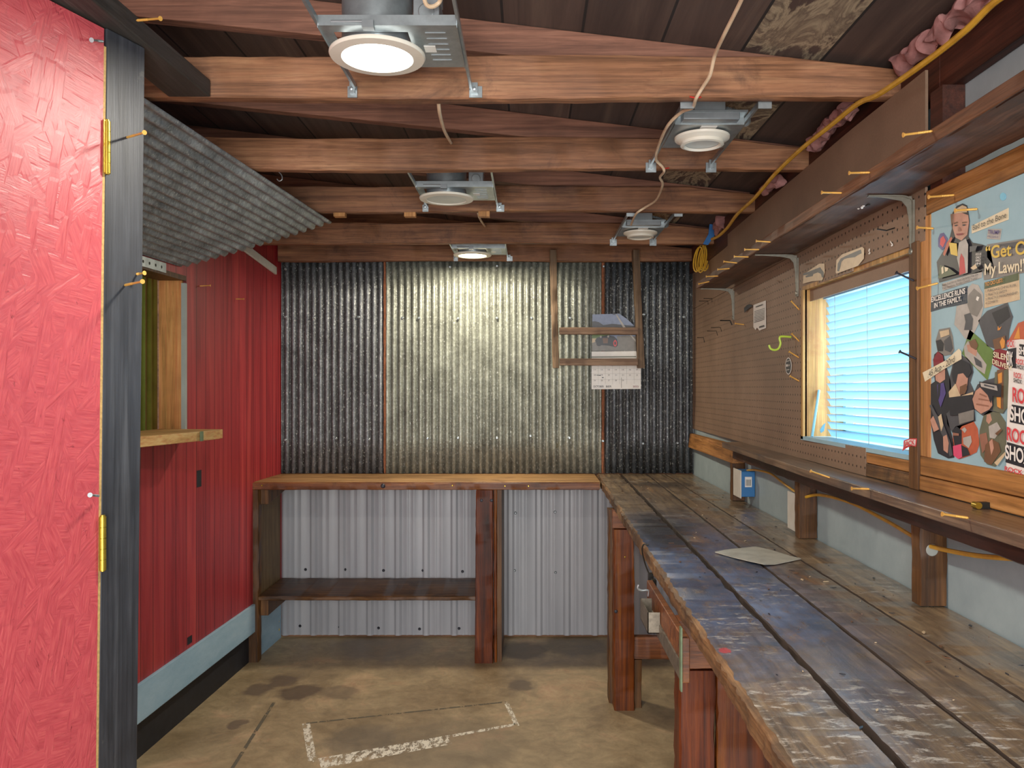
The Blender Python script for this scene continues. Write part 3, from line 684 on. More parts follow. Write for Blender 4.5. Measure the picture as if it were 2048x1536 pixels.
# legs
z_ = BT-.047
b = MB(); b.board('z', 0, .76, lambda t: (.357, 3.40), lambda t: (.443, 3.48), 30, .003, .003, seed=3); l1 = b.build('leg', M['post_red'], rb)
b = MB(); b.board('z', 0, .83, lambda t: (.343, 3.482), lambda t: (.43, 3.56), 30, .003, .003, seed=5); b.build('leg', M['post_brown'], rb)
b = MB(); b.board('x', .353, .88, lambda t: (3.41, .762), lambda t: (3.45, z_), 30, .003, .003, seed=6); b.build('cross_beam', M['rail_red'], rb)
b = MB(); b.board('x', .445, .72, lambda t: (3.43, .205), lambda t: (3.47, .30), 30, .003, .003, seed=7); b.build('stretcher', M['rail_red'], rb)
b = MB(); b.board('z', 0, .204, lambda t: (.444, 3.43), lambda t: (.478, 3.47), 10, .003, .002, seed=8); b.build('leg', M['post_brown'], rb)
MB().lathe([(.0001, -.004), (.006, -.003), (.008, 0)], P(1232, 1223, 3.40), 12, 0, 1).build('bolt_head', M['screw_dark'], l1)
MB().lathe([(.0001, -.003), (.003, -.002), (.004, 0)], P(1250, 1114, 3.40), 12, 0, 1).build('screw_head', M['brass'], l1)
b = MB(); b.board('z', 0, H-.625, lambda t: (.332, 1.79), lambda t: (.412, 1.86), 30, .003, .003, seed=13); b.build('leg', M['post_dark'], rb)
b = MB(); b.board('x', .330, .88, lambda t: (1.79, H-.623), lambda t: (1.83, z_), 30, .003, .003, seed=16); b.build('cross_beam', M['rail_red'], rb)
b = MB(); b.board('z', 0, z_-.02, lambda t: (.345, 1.40), lambda t: (.358, 1.44), 30, .002, .003, seed=15)
b = MB(); b.board('z', 0, H-.625, lambda t: (.415, 1.80), lambda t: (.60, 1.82), 30, .003, .003, seed=14); b.build('leg_panel', M['post_red'], rb)
# apron panel with old metal catch
ap = empty('apron_panel', (.31, 1.9, .7), 'wooden panel with worn metal catch hung under the front edge of the long bench', 'panel')
b = MB(); b.box(.314, .330, 1.66, 2.16, H-.625+.02, H-.512); b.build('panel_board', M['rail_red'], ap, .002)
b = MB(); b.box(.3095, .3130, 1.652, 1.668, H-.62, H-.49); b.build('painted_end', M['olive'], ap)
b = MB(); b.box(.310, .314, 1.67, 2.10, H-.60, H-.565)
bx = (.283, .312, 1.93, 2.06, H-.585, H-.535)
x0, x1, y0, y1, z0, z1 = bx
b.box(x0, x0+.002, y0, y1, z0, z1); b.box(x0, x1, y0, y0+.002, z0, z1); b.box(x0, x1, y1-.002, y1, z0, z1); b.box(x0, x1, y0, y1, z0, z0+.002)
b.build('metal_catch', M['steel_old'], ap)
b = MB(); b.tube(spline([(.312, 2.12, H-.545), (.312, 2.12, H-.53), (.295, 2.12, H-.53), (.285, 2.12, H-.524), (.287, 2.12, H-.515)], 5), .003, 8); b.build('hook', M['steel'], ap)
# black cord over the bench edge
b = MB(); b.tube(spline([(.352, 2.385, BT+.003), (.338, 2.39, BT+.003), (.331, 2.37, BT-.012), (.333, 2.32, BT-.04), (.336, 2.27, BT-.055)], 6), .0022, 6)
b.box(.332, .345, 2.24, 2.262, BT-.075, BT-.05); b.box(.332, .345, 2.19, 2.21, BT-.08, BT-.055)
tag(b.build('black_cord', M['black']), 'short black cord clipped over the worn front edge of the long bench', 'cord')
# grey sheet on bench
def BPt(x, y, dz=.003): p = HP(x, y, H-BT); p.z = BT+dz; return p
pts = [(1430, 1107), (1452, 1104), (1480, 1100), (1511, 1097), (1540, 1104), (1575, 1113), (1602, 1121), (1575, 1126), (1550, 1131), (1528, 1134), (1495, 1125), (1462, 1116)]
b = MB(); b.prism([BPt(x, y, .004+.002*math.sin(x)) for x, y in pts], (0, 0, .002))
tag(b.build('paper_sheet', M['greypaper']), 'torn grey sheet of abrasive paper lying on the long dark bench', 'paper')
# little debris on bench
b = MB()
for k in range(150):
    x = random.uniform(.62, .87); y = random.uniform(.9, 4.0); s_ = random.uniform(.001, .005); a = random.uniform(0, 3.14)
    if random.random() < .25: x = random.uniform(.4, .6)
    dx, dy = math.cos(a)*s_*random.uniform(.5, 2), math.sin(a)*s_*2
    b.prism([(x-dx, y-dy, BT+.0012), (x+dy*.3, y-dx*.3, BT+.0012), (x+dx, y+dy, BT+.0012), (x-dy*.4, y+dx*.4, BT+.0012)], (0, 0, .0012), random.choice((0, 0, 1, 2)))
tag(b.build('wood_chips', [M['p_black'], M['p_tan'], M['p_brown']]), 'small chips and crumbs scattered over the long dark bench', 'debris', kind='stuff')

# ================================================================== RIGHT WALL
# studs under the ledge
for (y0, y1, w, lab, bot) in ((1.724, 1.765, .832, 'nearest brown stud standing on the long bench under the ledge', 0), (2.50, 2.54, .832, 'middle brown stud standing on the long bench beside the white cover plate', 0), (3.34, 3.38, .838, 'farthest brown stud under the ledge, beside the blue electrical box', 0)):
    b = MB(); b.board('z', BT+.001, H-.243, lambda t: (w, y0), lambda t: (.891, y1), 16, .002, .002, seed=y0)
    if y0 < 2: b.lathe([(.0001, -.001), (.012, -.001), (.013, 0)], (.858, y0, H-.345), 16, 1, 1)
    tag(b.build('wall_stud', [M['post_brown'], M['dim_grey']]), lab, 'stud', 'studs under the ledge')
# ledge
lg = empty('wall_ledge', (.79, 2.2, H-.22), 'narrow dusty wooden ledge along the right wall below the window', 'shelf')
b = MB(); zt_ = H-.2195
pl = [(.739, -.2), (.739, 1.6), (.749, 2.265), (.784, 3.29), (.868, 3.31), (.8365, 2.2), (.8365, -.2)]
b.prism([(x, y, zt_) for x, y in pl], (0, 0, -.022)); b.build('ledge_board', M['ledge'], lg, .002)
b = MB(); b.board('y', -.2, 3.28, lambda t: (.795+(.03*max(0, t-.6)/.4), H-.286), lambda t: (.831+(.03*max(0, t-.6)/.4), H-.243), 80, .003, .003, seed=3); b.build('fascia', M['fascia'], lg)
b = MB(); 
# pine boards
def rboard(name, y0, y1, h0, h1, X0, X1, mat, lab, cat='board', bev=.002):
    b = MB(); b.box(X0, X1, y0, y1, H+h0, H+h1); return tag(b.build(name, mat, bevel=bev), lab, cat)
rboard('sill_board', 1.777, 2.014, -.186, -.1605, .8385, .892, M['pine_y'], 'orange pine board directly below the window, right of the pegboard')
rboard('sill_board', 1.777, 2.014, -.219, -.187, .8375, .892, M['burnt'], 'scorched board on the ledge below the window')
rboard('frame_post', 1.736, 1.776, -.2195, .316, .832, .892, M['post_brown'], 'dark brown upright between the window and the blue poster panel', 'post')
rboard('frame_post', 1.692, 1.735, -.146, .364, .838, .892, M['pine'], 'orange pine upright at the left edge of the blue poster panel', 'post')
rboard('frame_board', YF+.2, 1.71, .365, .415, .838, .892, M['pine_y'], 'orange pine board above the blue poster panel')
rboard('frame_board', YF+.2, 1.735, -.186, -.146, .8375, .892, M['pine_y'], 'orange pine board framing the bottom of the poster panel')
rboard('frame_board', YF+.2, 1.735, -.2185, -.188, .836, .892, M['pine_y'], 'orange pine board resting on the ledge below the poster panel')
b = MB(); b.box(.8402, .848, YF+.2, 1.6918, H-.146, H+.3645)
panel = tag(b.build('poster_panel', M['bluepanel']), 'pale blue panel covered with cut-out pictures beside the window', 'panel')
b = MB(); b.hexa([(.835, 3.33, H-.310), (.885, 3.33, H-.310), (.889, 4.38, H-.32), (.86, 4.38, H-.32), (.840, 3.33, H-.240), (.885, 3.33, H-.240), (.889, 4.38, H-.245), (.87, 4.38, H-.245)])
tag(b.build('wall_rail', M['pine_y'], bevel=.002), 'orange wooden rail under the far end of the pegboard', 'board')
# pegboard pieces
def wallpiece(b, y0, y1, h0, h1, th=.005, n=1, off=0):
    for k in range(n):
        a = y0+(y1-y0)*k/n; c = y0+(y1-y0)*(k+1)/n
        b.hexa([(pegX(a)+off, a, H+h0), (pegX(a)+off+th, a, H+h0), (pegX(c)+off+th, c, H+h0), (pegX(c)+off, c, H+h0), (pegX(a)+off, a, H+h1), (pegX(a)+off+th, a, H+h1), (pegX(c)+off+th, c, H+h1), (pegX(c)+off, c, H+h1)])
b = MB(); wallpiece(b, 1.712, 2.1, .312, .425); wallpiece(b, 2.1, 2.48, .303, .425); wallpiece(b, 2.48, 4.385, -.2195, .425, n=1)
wallpiece(b, 2.016, 2.1, -.219, -.150); wallpiece(b, 2.1, 2.48, -.219, -.150)
tag(b.build('pegboard', M['peg']), 'brown perforated pegboard around the window and to the far corner', 'pegboard')
b = MB(); wallpiece(b, 1.712, 2.1, .427, .672, .006); wallpiece(b, 2.1, 4.385, .427, .672, .006)
tag(b.build('wall_panel', M['hard']), 'smooth brown hardboard panel above the high shelf', 'panel')
# high shelf with brackets
hs = empty('wall_shelf', (.77, 2.3, H+.42), 'long dark wooden shelf high on the right wall, full of protruding screws', 'shelf')
b = MB(); b.board('y', -.2, 3.43, lambda t: (.70+.016*max(0, t-.6)/.4, H+.422), lambda t: (.8365 + .0*t, H+.449), 120, .003, .003, seed=1)
sb = b.build('shelf_board', M['shelf'], hs)
b = MB(); b.board('y', -.2, 3.425, lambda t: (.692+.016*max(0, t-.6)/.4, H+.420), lambda t: (.6995+.016*max(0, t-.6)/.4, H+.447), 120, .002, .0015, seed=2)
b.build('front_edge', M['shelf_edge'], hs)
def bracket(Z, arm, drop):
    X = pegX(Z)-.002; w = .011
    b = MB(); z = H+.4185
    pts = [(X-arm, z), (X-.035, z), (X-.012, z-.004), (X-.002, z-.02), (X-.001, z-drop)]
    wd = [.004, .006, .013, .006, .004]
    pr = spline([(p[0], Z, p[1]) for p in pts], 5)
    for a, c in zip(pr[:-1], pr[1:]):
        b.hexa([(a.x, Z-w/2, a.z-.002), (c.x, Z-w/2, c.z-.002), (c.x, Z+w/2, c.z-.002), (a.x, Z+w/2, a.z-.002), (a.x+.001, Z-w/2, a.z+.001), (c.x+.001, Z-w/2, c.z+.001), (c.x+.001, Z+w/2, c.z+.001), (a.x+.001, Z+w/2, a.z+.001)])
    # stiffening web
    web = [(X-arm+.004, z-.001), (X-.002, z-.001), (X-.002, z-drop+.006), (X-.005, z-drop+.015), (X-.008, z-.05), (X-.013, z-.024), (X-.024, z-.011), (X-.055, z-.005)]
    b.prism([(q[0], Z-.0012, q[1]) for q in web], (0, .0024, 0))
    b.box(X-.003, X+.001, Z-.009, Z+.009, z-drop-.006, z-.01); b.lathe([(.0001, -.004), (.006, -.003), (.0075, 0)], (X-.003, Z, z-drop+.004), 10, 0, 0)
    b.build('bracket', M['bracket'], hs)
bracket(1.765, .098, .125); bracket(2.55, .135, .125); bracket(3.42, .14, .125)
# little white beads clipped under the shelf
b = MB()
for (x, y) in ((1709, 412), (1717, 410), (1717, 416), (1724, 415), (1727, 411)):
    p = WX(x, y, .775); r = .0035; b.lathe([(.0001, -r), (r*.7, -r*.7), (r, 0), (r*.7, r*.7), (.0001, r)], p, 10)
p = WX(1731, 410, .775); b.box(p.x, p.x+.006, p.y-.012, p.y, p.z-.003, H+.4215, 1)
tag(b.build('bead_cluster', [M['paper'], M['black']]), 'tiny cluster of white beads under the high shelf near the first bracket', 'beads')

# ---- window
win = bpy.data.objects.new('window_1', None); COL.objects.link(win); win.location = (.9, 2.13, H+.07); win['kind'] = 'structure'
b = MB(); b.box(.8385, 1.0, WY1, WY1+.02, WZ0-.01, WZ1); b.build('jamb', M['jamb_yellow'], win)
b = MB(); b.box(.8925, 1.0, WY0-.018, WY0, WZ0-.01, WZ1); b.build('jamb', M['post_brown'], win)
b = MB(); b.box(.843, 1.0, WY0, WY1+.02, WZ1, WZ1+.012); b.build('head', M['jamb_yellow'], win)
b = MB(); b.box(.8385, 1.0, WY0, WY1+.02, WZ0-.012, WZ0-.001); b.build('sill', M['bluepanel'], win)
b = MB(); 
for (y0, y1, z0, z1) in ((WY0, WY1, WZ0, WZ0+.02), (WY0, WY1, WZ1-.02, WZ1), (WY0, WY0+.02, WZ0, WZ1), (WY1-.02, WY1, WZ0, WZ1)): b.box(.962, .985, y0, y1, z0, z1)
b.build('sash', M['p_cyan'], win)
b = MB(); b.box(.972, .976, WY0+.02, WY1-.02, WZ0+.02, WZ1-.02); b.build('pane', M['glass'], win)
# header flap over the blind
b = MB(); b.box(.860, .864, WY0, WY1, WZ1-.035, WZ1); b.build('valance', M['hard'], win)
# blue stick leaning in the window
b = MB(); b.tube([P(1624, 873, 2.46), P(1638, 780, 2.475)], .004, 6); tag(b.build('blue_stick', M['p_cyan']), 'thin light blue stick leaning at the left side of the window', 'stick')
# blind
bl = empty('window_blind', (.915, 2.13, H+.06), 'crooked white venetian blind hanging in the window', 'blind')
b = MB(); BX = .906; ya, yb = WY0+.006, WY1-.022; n = 18; ztop = WZ1-.045
for k in range(n):
    dz = -k*.0228
    # lower slats slump towards the near end
    z_far = ztop+dz-.002*k/n; z_near = ztop+dz+.004*k/n
    seg = 14; base = len(b.v)
    for j in range(seg+1):
        t = j/seg; Y = yb-.012*(k/n)+(ya-yb)*t*1.0; z = z_far+(z_near-z_far)*t+.0016*noise.noise(Vector((t*4, k*1.7, 0)))
        for q in range(5):
            u = q/4-.5; ang = math.radians(58+7*noise.noise(Vector((k*.9, t*2, 3))))
            b.v.append(Vector((BX - u*.025*math.cos(ang)*-1+.0, Y, z + u*.025*math.sin(ang)*-1 + .0022*(1-4*u*u))))
    for j in range(seg):
        for q in range(4): i = base+j*5+q; b.face([i, i+1, i+6, i+5], 0, True)
b.build('slats', M['slat'], bl)
b = MB(); b.box(BX-.012, BX+.013, ya, yb+.003, ztop+.014, ztop+.034); b.build('headrail', M['slat'], bl)
zb_ = ztop-n*.0228+.004
b = MB(); b.hexa([(BX-.012, ya, zb_-.003), (BX+.012, ya, zb_-.003), (BX+.012, yb-.02, zb_-.012), (BX-.012, yb-.02, zb_-.012), (BX-.012, ya, zb_+.007), (BX+.012, ya, zb_+.007), (BX+.012, yb-.02, zb_-.002), (BX-.012, yb-.02, zb_-.002)]); b.build('bottom_rail', M['lens_off'], bl)
for yy in (WY1-.115, WY1-.34, WY0+.09):
    b = MB(); b.tube([(BX-.0135, yy, ztop+.015), (BX-.0138, yy-.006, ztop-.2), (BX-.0135, yy-.012, zb_)], .0008, 5); b.build('ladder_cord', M['dim_grey'], bl)
b = MB(); b.tube([(BX-.02, WY0+.022, ztop+.015), (BX-.02, WY0+.022, zb_+.03)], .0012, 5); b.lathe([(.003, .03), (.006, .004), (.007, 0), (.0001, 0)], (BX-.02, WY0+.022, zb_), 10, 1); b.build('pull_cord', [M['dim_grey'], M['jamb_yellow']], bl)
b = MB(); b.prism([P(1642, 866, 2.44), P(1640, 860, 2.44), P(1646, 850, 2.44), P(1651, 846, 2.44), P(1648, 862, 2.44)], (0, .002, 0)); tag(b.build('blue_scrap', M['p_cyan']), 'small bright blue scrap at the lower left corner of the blind', 'scrap')

# ================================================================== PICTURES ON THE PANEL
PX = .8395
def collage(name, label, cat, layers, X=PX, group=None, step=.0003):
    b = MB(); mats = []; 
    for i, (pts, mk) in enumerate(layers):
        if mk not in mats: mats.append(mk)
        q = []
        for (x, y) in pts: p = WX(x, y, X); q.append(Vector((X-step*i-.0004, p.y, p.z)))
        if i == 0: b.prism(q, (.0004, 0, 0), mats.index(mk))
        else: b.poly(q, mats.index(mk))
    return tag(b.build(name, [M[k] for k in mats]), label, cat, group)
def ell(cx, cy, rx, ry, n=16, a=0): return [(cx+rx*math.cos(2*math.pi*i/n)*math.cos(a)-ry*math.sin(2*math.pi*i/n)*math.sin(a), cy+rx*math.cos(2*math.pi*i/n)*math.sin(a)+ry*math.sin(2*math.pi*i/n)*math.cos(a)) for i in range(n)]
def wtext(s, a, b_, hpx, mk, parent, X=PX, lift=.003, bold=0, name='lettering'):
    A = WX(a[0], a[1], X); B = WX(b_[0], b_[1], X); hgt = hpx/F*A.y
    return textmesh(s, name, A, B, hgt, M[mk], parent, off=(-lift, 0, 0), bold=bold)
def Q(pts, ox, oy, s): return [(ox+x/s, oy+y/s) for x, y in pts]
U = lambda pts: Q(pts, 1820, 360, 5.118)      # first close-up
L = lambda pts: Q(pts, 1820, 640, 4.8)        # second close-up
# person in dark suit with red tie
man = collage('picture_cutout', 'crumpled cut-out of a man in dark suit and red tie, top of the poster panel', 'picture', [
    (U([(435, 340), (480, 265), (540, 240), (585, 260), (600, 340), (612, 420), (600, 580), (640, 640), (740, 660), (820, 690), (860, 900), (740, 940), (520, 990), (300, 1050), (275, 840), (340, 730), (400, 620), (430, 500)]), 'p_black'),
    (U([(440, 350), (520, 330), (600, 360), (608, 430), (590, 560), (530, 620), (470, 590), (440, 490)]), 'p_skin'),
    (U([(470, 300), (540, 258), (585, 275), (590, 330), (520, 335), (455, 345)]), 'p_tan'),
    (U([(455, 440), (490, 425), (500, 440), (460, 452)]), 'p_brown'), (U([(540, 430), (590, 425), (590, 438), (542, 444)]), 'p_brown'), (U([(465, 462), (495, 455), (492, 470), (468, 474)]), 'p_black'), (U([(548, 455), (580, 452), (576, 467), (550, 470)]), 'p_black'),
    (U([(510, 470), (535, 520), (505, 525)]), 'p_skin2'), (U([(485, 550), (560, 543), (545, 562), (495, 566)]), 'p_maroon'), (U([(430, 350), (455, 345), (452, 440), (440, 470)]), 'p_brown'),
    (U([(395, 640), (440, 580), (450, 600), (370, 780), (355, 760)]), 'p_rust'),
    (U([(520, 640), (590, 600), (615, 660), (610, 950), (540, 970), (500, 800)]), 'p_lgrey'),
    (U([(545, 750), (575, 800), (590, 950), (525, 975), (530, 800)]), 'p_red'),
    (U([(420, 640), (500, 650), (510, 780), (440, 760)]), 'p_yellow'), (U([(330, 870), (420, 900), (500, 960), (310, 1010)]), 'p_dgreen'),
    (U([(345, 900), (365, 880), (370, 950), (350, 965)]), 'p_cream'), (U([(380, 890), (420, 900), (410, 930), (385, 940)]), 'p_cream'),
    (U([(640, 680), (720, 670), (700, 720), (640, 740)]), 'p_dgrey'), (U([(650, 900), (700, 860), (720, 900), (680, 920)]), 'p_tan')])
collage('picture_cutout', 'small red and purple round cut-out left of the suited man picture', 'picture', [(U([(290, 600), (310, 550), (345, 540), (385, 600), (370, 680), (330, 720), (290, 680)]), 'p_purple'), (U([(315, 600), (345, 570), (370, 620), (340, 690), (310, 660)]), 'p_redl')])
s = collage('paper_strip', 'cream paper strip reading Bad to the Bone', 'paper strip', [(U([(632, 470), (1010, 285), (1010, 405), (634, 548)]), 'p_cream')])
wtext('Bad to the Bone', (1820+658/5.118, 360+516/5.118), (1820+1002/5.118, 360+383/5.118), 11, 'p_black', s)
s = collage('sticker', 'small off-white sticker with purple capital lettering under the cream strip', 'sticker', [(U([(805, 500), (940, 500), (925, 612), (788, 600)]), 'p_lgrey')])
wtext('TRUMP', (1820+815/5.118, 360+550/5.118), (1820+932/5.118, 360+558/5.118), 8, 'p_purple', s, bold=.02); wtext('WILL GIVE IT', (1820+808/5.118, 360+586/5.118), (1820+922/5.118, 360+596/5.118), 4, 'p_purple', s)
s = collage('headline_cutout', 'grey headline strip with yellow and white lettering, right of the suited man', 'headline', [(U([(790, 660), (1170, 600), (1170, 950), (760, 1025), (745, 940), (860, 880), (790, 790)]), 'p_grey'), (U([(900, 660), (1170, 620), (1170, 700), (1000, 690)]), 'p_dgrey')])
wtext('\u201cGet Off', (1820+790/5.118, 360+805/5.118), (1820+1300/5.118, 360+742/5.118), 24, 'p_yellow', s, bold=.018)
wtext('My Lawn!\u201d', (1820+780/5.118, 360+970/5.118), (1820+1215/5.118, 360+925/5.118), 22, 'p_cream', s, bold=.02)
for i, w_ in enumerate(('FOCUS', 'ONLY', 'PREZ', 'IN')): wtext(w_, (1820+700/5.118, 360+(775+i*32)/5.118), (1820+(757-i*3)/5.118, 360+(767+i*32)/5.118), 4.6, 'p_white', man, lift=.005)
s = collage('paper_strip', 'narrow grey strip of small print below the suited man picture', 'paper strip', [(U([(335, 1060), (740, 925), (735, 1000), (335, 1135)]), 'p_lgrey')])
wtext('Biden And Harris Have Declared War On', (1820+345/5.118, 360+1088/5.118), (1820+712/5.118, 360+975/5.118), 4.5, 'p_black', s); wtext('Your Freedoms. Re-elect Donald Trump!', (1820+345/5.118, 360+1122/5.118), (1820+705/5.118, 360+1012/5.118), 4.5, 'p_black', s)
s = collage('sticker', 'navy sticker reading excellence runs in the family', 'sticker', [(U([(218, 1195), (590, 1085), (585, 1265), (350, 1310), (212, 1350)]), 'p_navy')])
wtext('EXCELLENCE RUNS', (1820+232/5.118, 360+1250/5.118), (1820+580/5.118, 360+1160/5.118), 10, 'p_white', s, bold=.02); wtext('IN THE FAMILY.', (1820+262/5.118, 360+1310/5.118), (1820+540/5.118, 360+1235/5.118), 9.5, 'p_white', s, bold=.02)
s = collage('list_card', 'tan to do list card with a dark heading, on the poster panel', 'card', [(U([(765, 1060), (1118, 950), (1125, 1225), (762, 1312)]), 'p_tan'), (U([(765, 1050), (1118, 948), (1118, 1025), (765, 1118)]), 'p_dgreen')])
wtext('TO DO LIST:', (1820+785/5.118, 360+1088/5.118), (1820+968/5.118, 360+1042/5.118), 7, 'p_orange', s, bold=.02)
for i, (w_, e) in enumerate((('1. PURCHASE CHP KI RUSK', 1105), ('2. PRACTICE SAFETY', 1010), ('3. PRACTICE MARKSMANSHIP', 1118), ('4. COMPETE', 915))):
    wtext(w_, (1820+790/5.118, 360+(1152+i*41)/5.118), (1820+e/5.118, 360+(1152+i*41-(e-790)*.21)/5.118), 5, 'p_dgrey', s)
collage('picture_cutout', 'grey oval portrait cut-out below the navy sticker', 'picture', [
    (U([(590, 1110), (640, 1060), (700, 1075), (750, 1170), (755, 1290), (740, 1360), (700, 1480), (620, 1640), (560, 1620), (500, 1530), (455, 1480), (480, 1290), (590, 1260)]), 'p_lgrey'),
    (U([(600, 1180), (660, 1110), (730, 1170), (750, 1290), (690, 1400), (620, 1370), (590, 1270)]), 'p_grey'), (U([(690, 1190), (715, 1200), (700, 1240), (680, 1225)]), 'p_white'),
    (U([(560, 1380), (620, 1360), (650, 1420), (640, 1536), (560, 1536), (575, 1450)]), 'p_dgrey')])
collage('picture_cutout', 'dark hexagonal action picture with a small flame', 'picture', [
    (U([(700, 1440), (790, 1340), (1000, 1255), (1055, 1400), (1020, 1536), (1010, 1640), (960, 1720), (880, 1730), (790, 1700)]), 'p_dgrey'), (U([(840, 1360), (1000, 1290), (1030, 1400), (900, 1500)]), 'p_black'),
    (L([(845, 100), (850, 55), (860, 80), (885, 60), (868, 95)]), 'p_orange'), (L([(800, 190), (920, 150), (930, 270), (820, 285)]), 'p_brown'), (L([(870, 210), (895, 165), (920, 200), (915, 260), (890, 280)]), 'p_orange')])
collage('picture_cutout', 'small grey cut-out of two figures above the yellowed tape label', 'picture', [
    (L([(248, 200), (280, 90), (385, 72), (412, 160), (425, 290), (400, 330), (330, 345), (265, 300)]), 'p_grey'), (L([(250, 200), (300, 185), (330, 230), (320, 300), (270, 300)]), 'p_black'), (L([(330, 200), (390, 150), (415, 270), (390, 310), (340, 290)]), 'p_dgrey'), (L([(290, 110), (380, 90), (385, 140), (300, 170)]), 'p_tan')])
collage('picture_cutout', 'green slanted picture of a person crouching in grass', 'picture', [
    (L([(575, 90), (820, 310), (745, 580), (500, 325)]), 'p_green'), (L([(520, 260), (560, 200), (640, 290), (740, 430), (720, 520), (650, 470), (530, 340)]), 'p_lgrey'), (L([(550, 240), (590, 230), (650, 290), (640, 350), (560, 300)]), 'p_skin'), (L([(570, 210), (630, 180), (660, 240), (640, 290), (590, 260)]), 'p_brown'), (L([(620, 350), (690, 400), (700, 460), (640, 430)]), 'p_dgrey')])
collage('picture_cutout', 'tall cut-out of a suited man holding a rifle, left on the poster panel', 'picture', [
    (L([(225, 400), (235, 330), (270, 300), (320, 330), (350, 450), (390, 580), (400, 700), (385, 860), (350, 900), (420, 1180), (425, 1320), (370, 1330), (270, 1280), (230, 1150), (195, 950), (195, 620), (240, 590)]), 'p_black'),
    (L([(245, 520), (340, 470), (340, 570), (290, 605), (250, 580)]), 'p_skin'), (L([(225, 380), (270, 300), (320, 340), (330, 440), (240, 470)]), 'p_maroon'),
    (L([(265, 620), (330, 600), (350, 700), (300, 840), (275, 760)]), 'p_purple'), (L([(275, 620), (300, 610), (295, 720), (275, 780)]), 'p_black'),
    (L([(195, 820), (215, 810), (260, 900), (330, 1000), (400, 1180), (420, 1300), (390, 1310), (340, 1150), (270, 1010), (240, 930)]), 'p_dgrey'), (L([(280, 930), (310, 900), (330, 1010), (310, 1070)]), 'p_tan'), (L([(205, 960), (235, 920), (290, 1050), (270, 1060), (240, 1075)]), 'p_skin'), (L([(330, 1120), (365, 1100), (385, 1180), (375, 1280), (335, 1250)]), 'p_skin')])
pm = collage('picture_cutout', 'large cut-out of a bearded dark-haired man aiming a pistol', 'picture', [
    (L([(380, 560), (410, 430), (480, 330), (560, 370), (600, 430), (610, 500), (580, 600), (620, 690), (650, 620), (720, 580), (800, 560), (940, 480), (955, 620), (960, 800), (900, 900), (800, 880), (700, 920), (620, 860), (630, 970), (500, 1020), (430, 1120), (360, 1000), (350, 900), (390, 860)]), 'p_dgrey'),
    (L([(820, 500), (945, 470), (960, 620), (955, 820), (890, 900), (800, 870)]), 'p_camo'), (L([(840, 480), (905, 470), (900, 860), (850, 850)]), 'p_brown'), (L([(850, 520), (890, 500), (890, 600), (855, 610)]), 'p_orange'), (L([(840, 740), (880, 740), (880, 850), (845, 830)]), 'p_orange'),
    (L([(445, 500), (570, 510), (560, 620), (540, 700), (490, 720), (450, 640)]), 'p_skin'), (L([(410, 520), (430, 430), (500, 380), (580, 420), (600, 500), (560, 560), (520, 510), (470, 520), (450, 620), (425, 590)]), 'p_black'),
    (L([(490, 640), (555, 610), (560, 660), (535, 715), (490, 710)]), 'p_brown'), (L([(385, 690), (450, 610), (500, 730), (620, 690), (620, 735), (390, 745)]), 'p_tan'),
    (L([(380, 745), (620, 715), (625, 850), (540, 900), (400, 920)]), 'p_black'), (L([(480, 900), (630, 860), (630, 960), (490, 1000)]), 'p_grey'),
    (L([(618, 760), (650, 680), (700, 640), (760, 680), (800, 740), (810, 820), (780, 860), (700, 900), (640, 850)]), 'p_skin'), (L([(690, 700), (760, 730), (755, 745), (685, 715)]), 'p_skin2'), (L([(680, 750), (790, 770), (790, 782), (678, 765)]), 'p_skin2'), (L([(660, 800), (780, 820), (778, 832), (658, 815)]), 'p_skin2'),
    (L([(690, 590), (905, 620), (900, 740), (820, 730), (800, 800), (770, 720), (690, 640)]), 'p_black'), (L([(700, 600), (860, 630), (870, 680), (710, 640)]), 'p_lgrey'), (L([(740, 615), (840, 640), (840, 655), (740, 632)]), 'p_dgrey')])
s = collage('headline_cutout', 'maroon cut-out headline partly covered by the red and white stickers', 'headline', [(L([(800, 300), (830, 270), (955, 300), (960, 530), (860, 470), (795, 430)]), 'p_maroon')])
wtext('SILENT', (1820+815/4.8, 640+355/4.8), (1820+1000/4.8, 640+400/4.8), 11, 'p_cream', s, bold=.02); wtext('DELIVERY', (1820+805/4.8, 640+418/4.8), (1820+1000/4.8, 640+490/4.8), 9.5, 'p_cream', s, bold=.02)
s = collage('tape_label', 'yellowed tape label with handwriting about twenty rounds', 'label', [(L([(122, 505), (350, 385), (470, 275), (492, 300), (495, 375), (330, 470), (145, 592)]), 'p_cream')], X=.8375)
wtext('.45 Acp - 20rd', (1820+185/4.8, 640+555/4.8), (1820+442/4.8, 640+400/4.8), 12, 'p_black', s, X=.8375)
collage('picture_cutout', 'red toned cut-out with a dark capped figure at the bottom of the panel', 'picture', [
    (L([(410, 1060), (440, 1020), (520, 1000), (610, 970), (650, 1040), (668, 1190), (640, 1270), (580, 1300), (480, 1335), (420, 1290), (415, 1180)]), 'p_rust'), (L([(410, 1060), (450, 1020), (500, 1060), (500, 1190), (430, 1210)]), 'p_black'), (L([(500, 1050), (530, 1030), (550, 1055), (530, 1085)]), 'p_lgrey'), (L([(515, 1130), (590, 1110), (600, 1170), (570, 1230), (520, 1190)]), 'p_lgrey'), (L([(420, 1210), (500, 1190), (520, 1310), (470, 1335), (425, 1300)]), 'p_pink'), (L([(500, 1200), (560, 1230), (585, 1295), (510, 1315)]), 'p_black'), (L([(420, 1080), (480, 1090), (480, 1110), (420, 1110)]), 'p_skin2')])
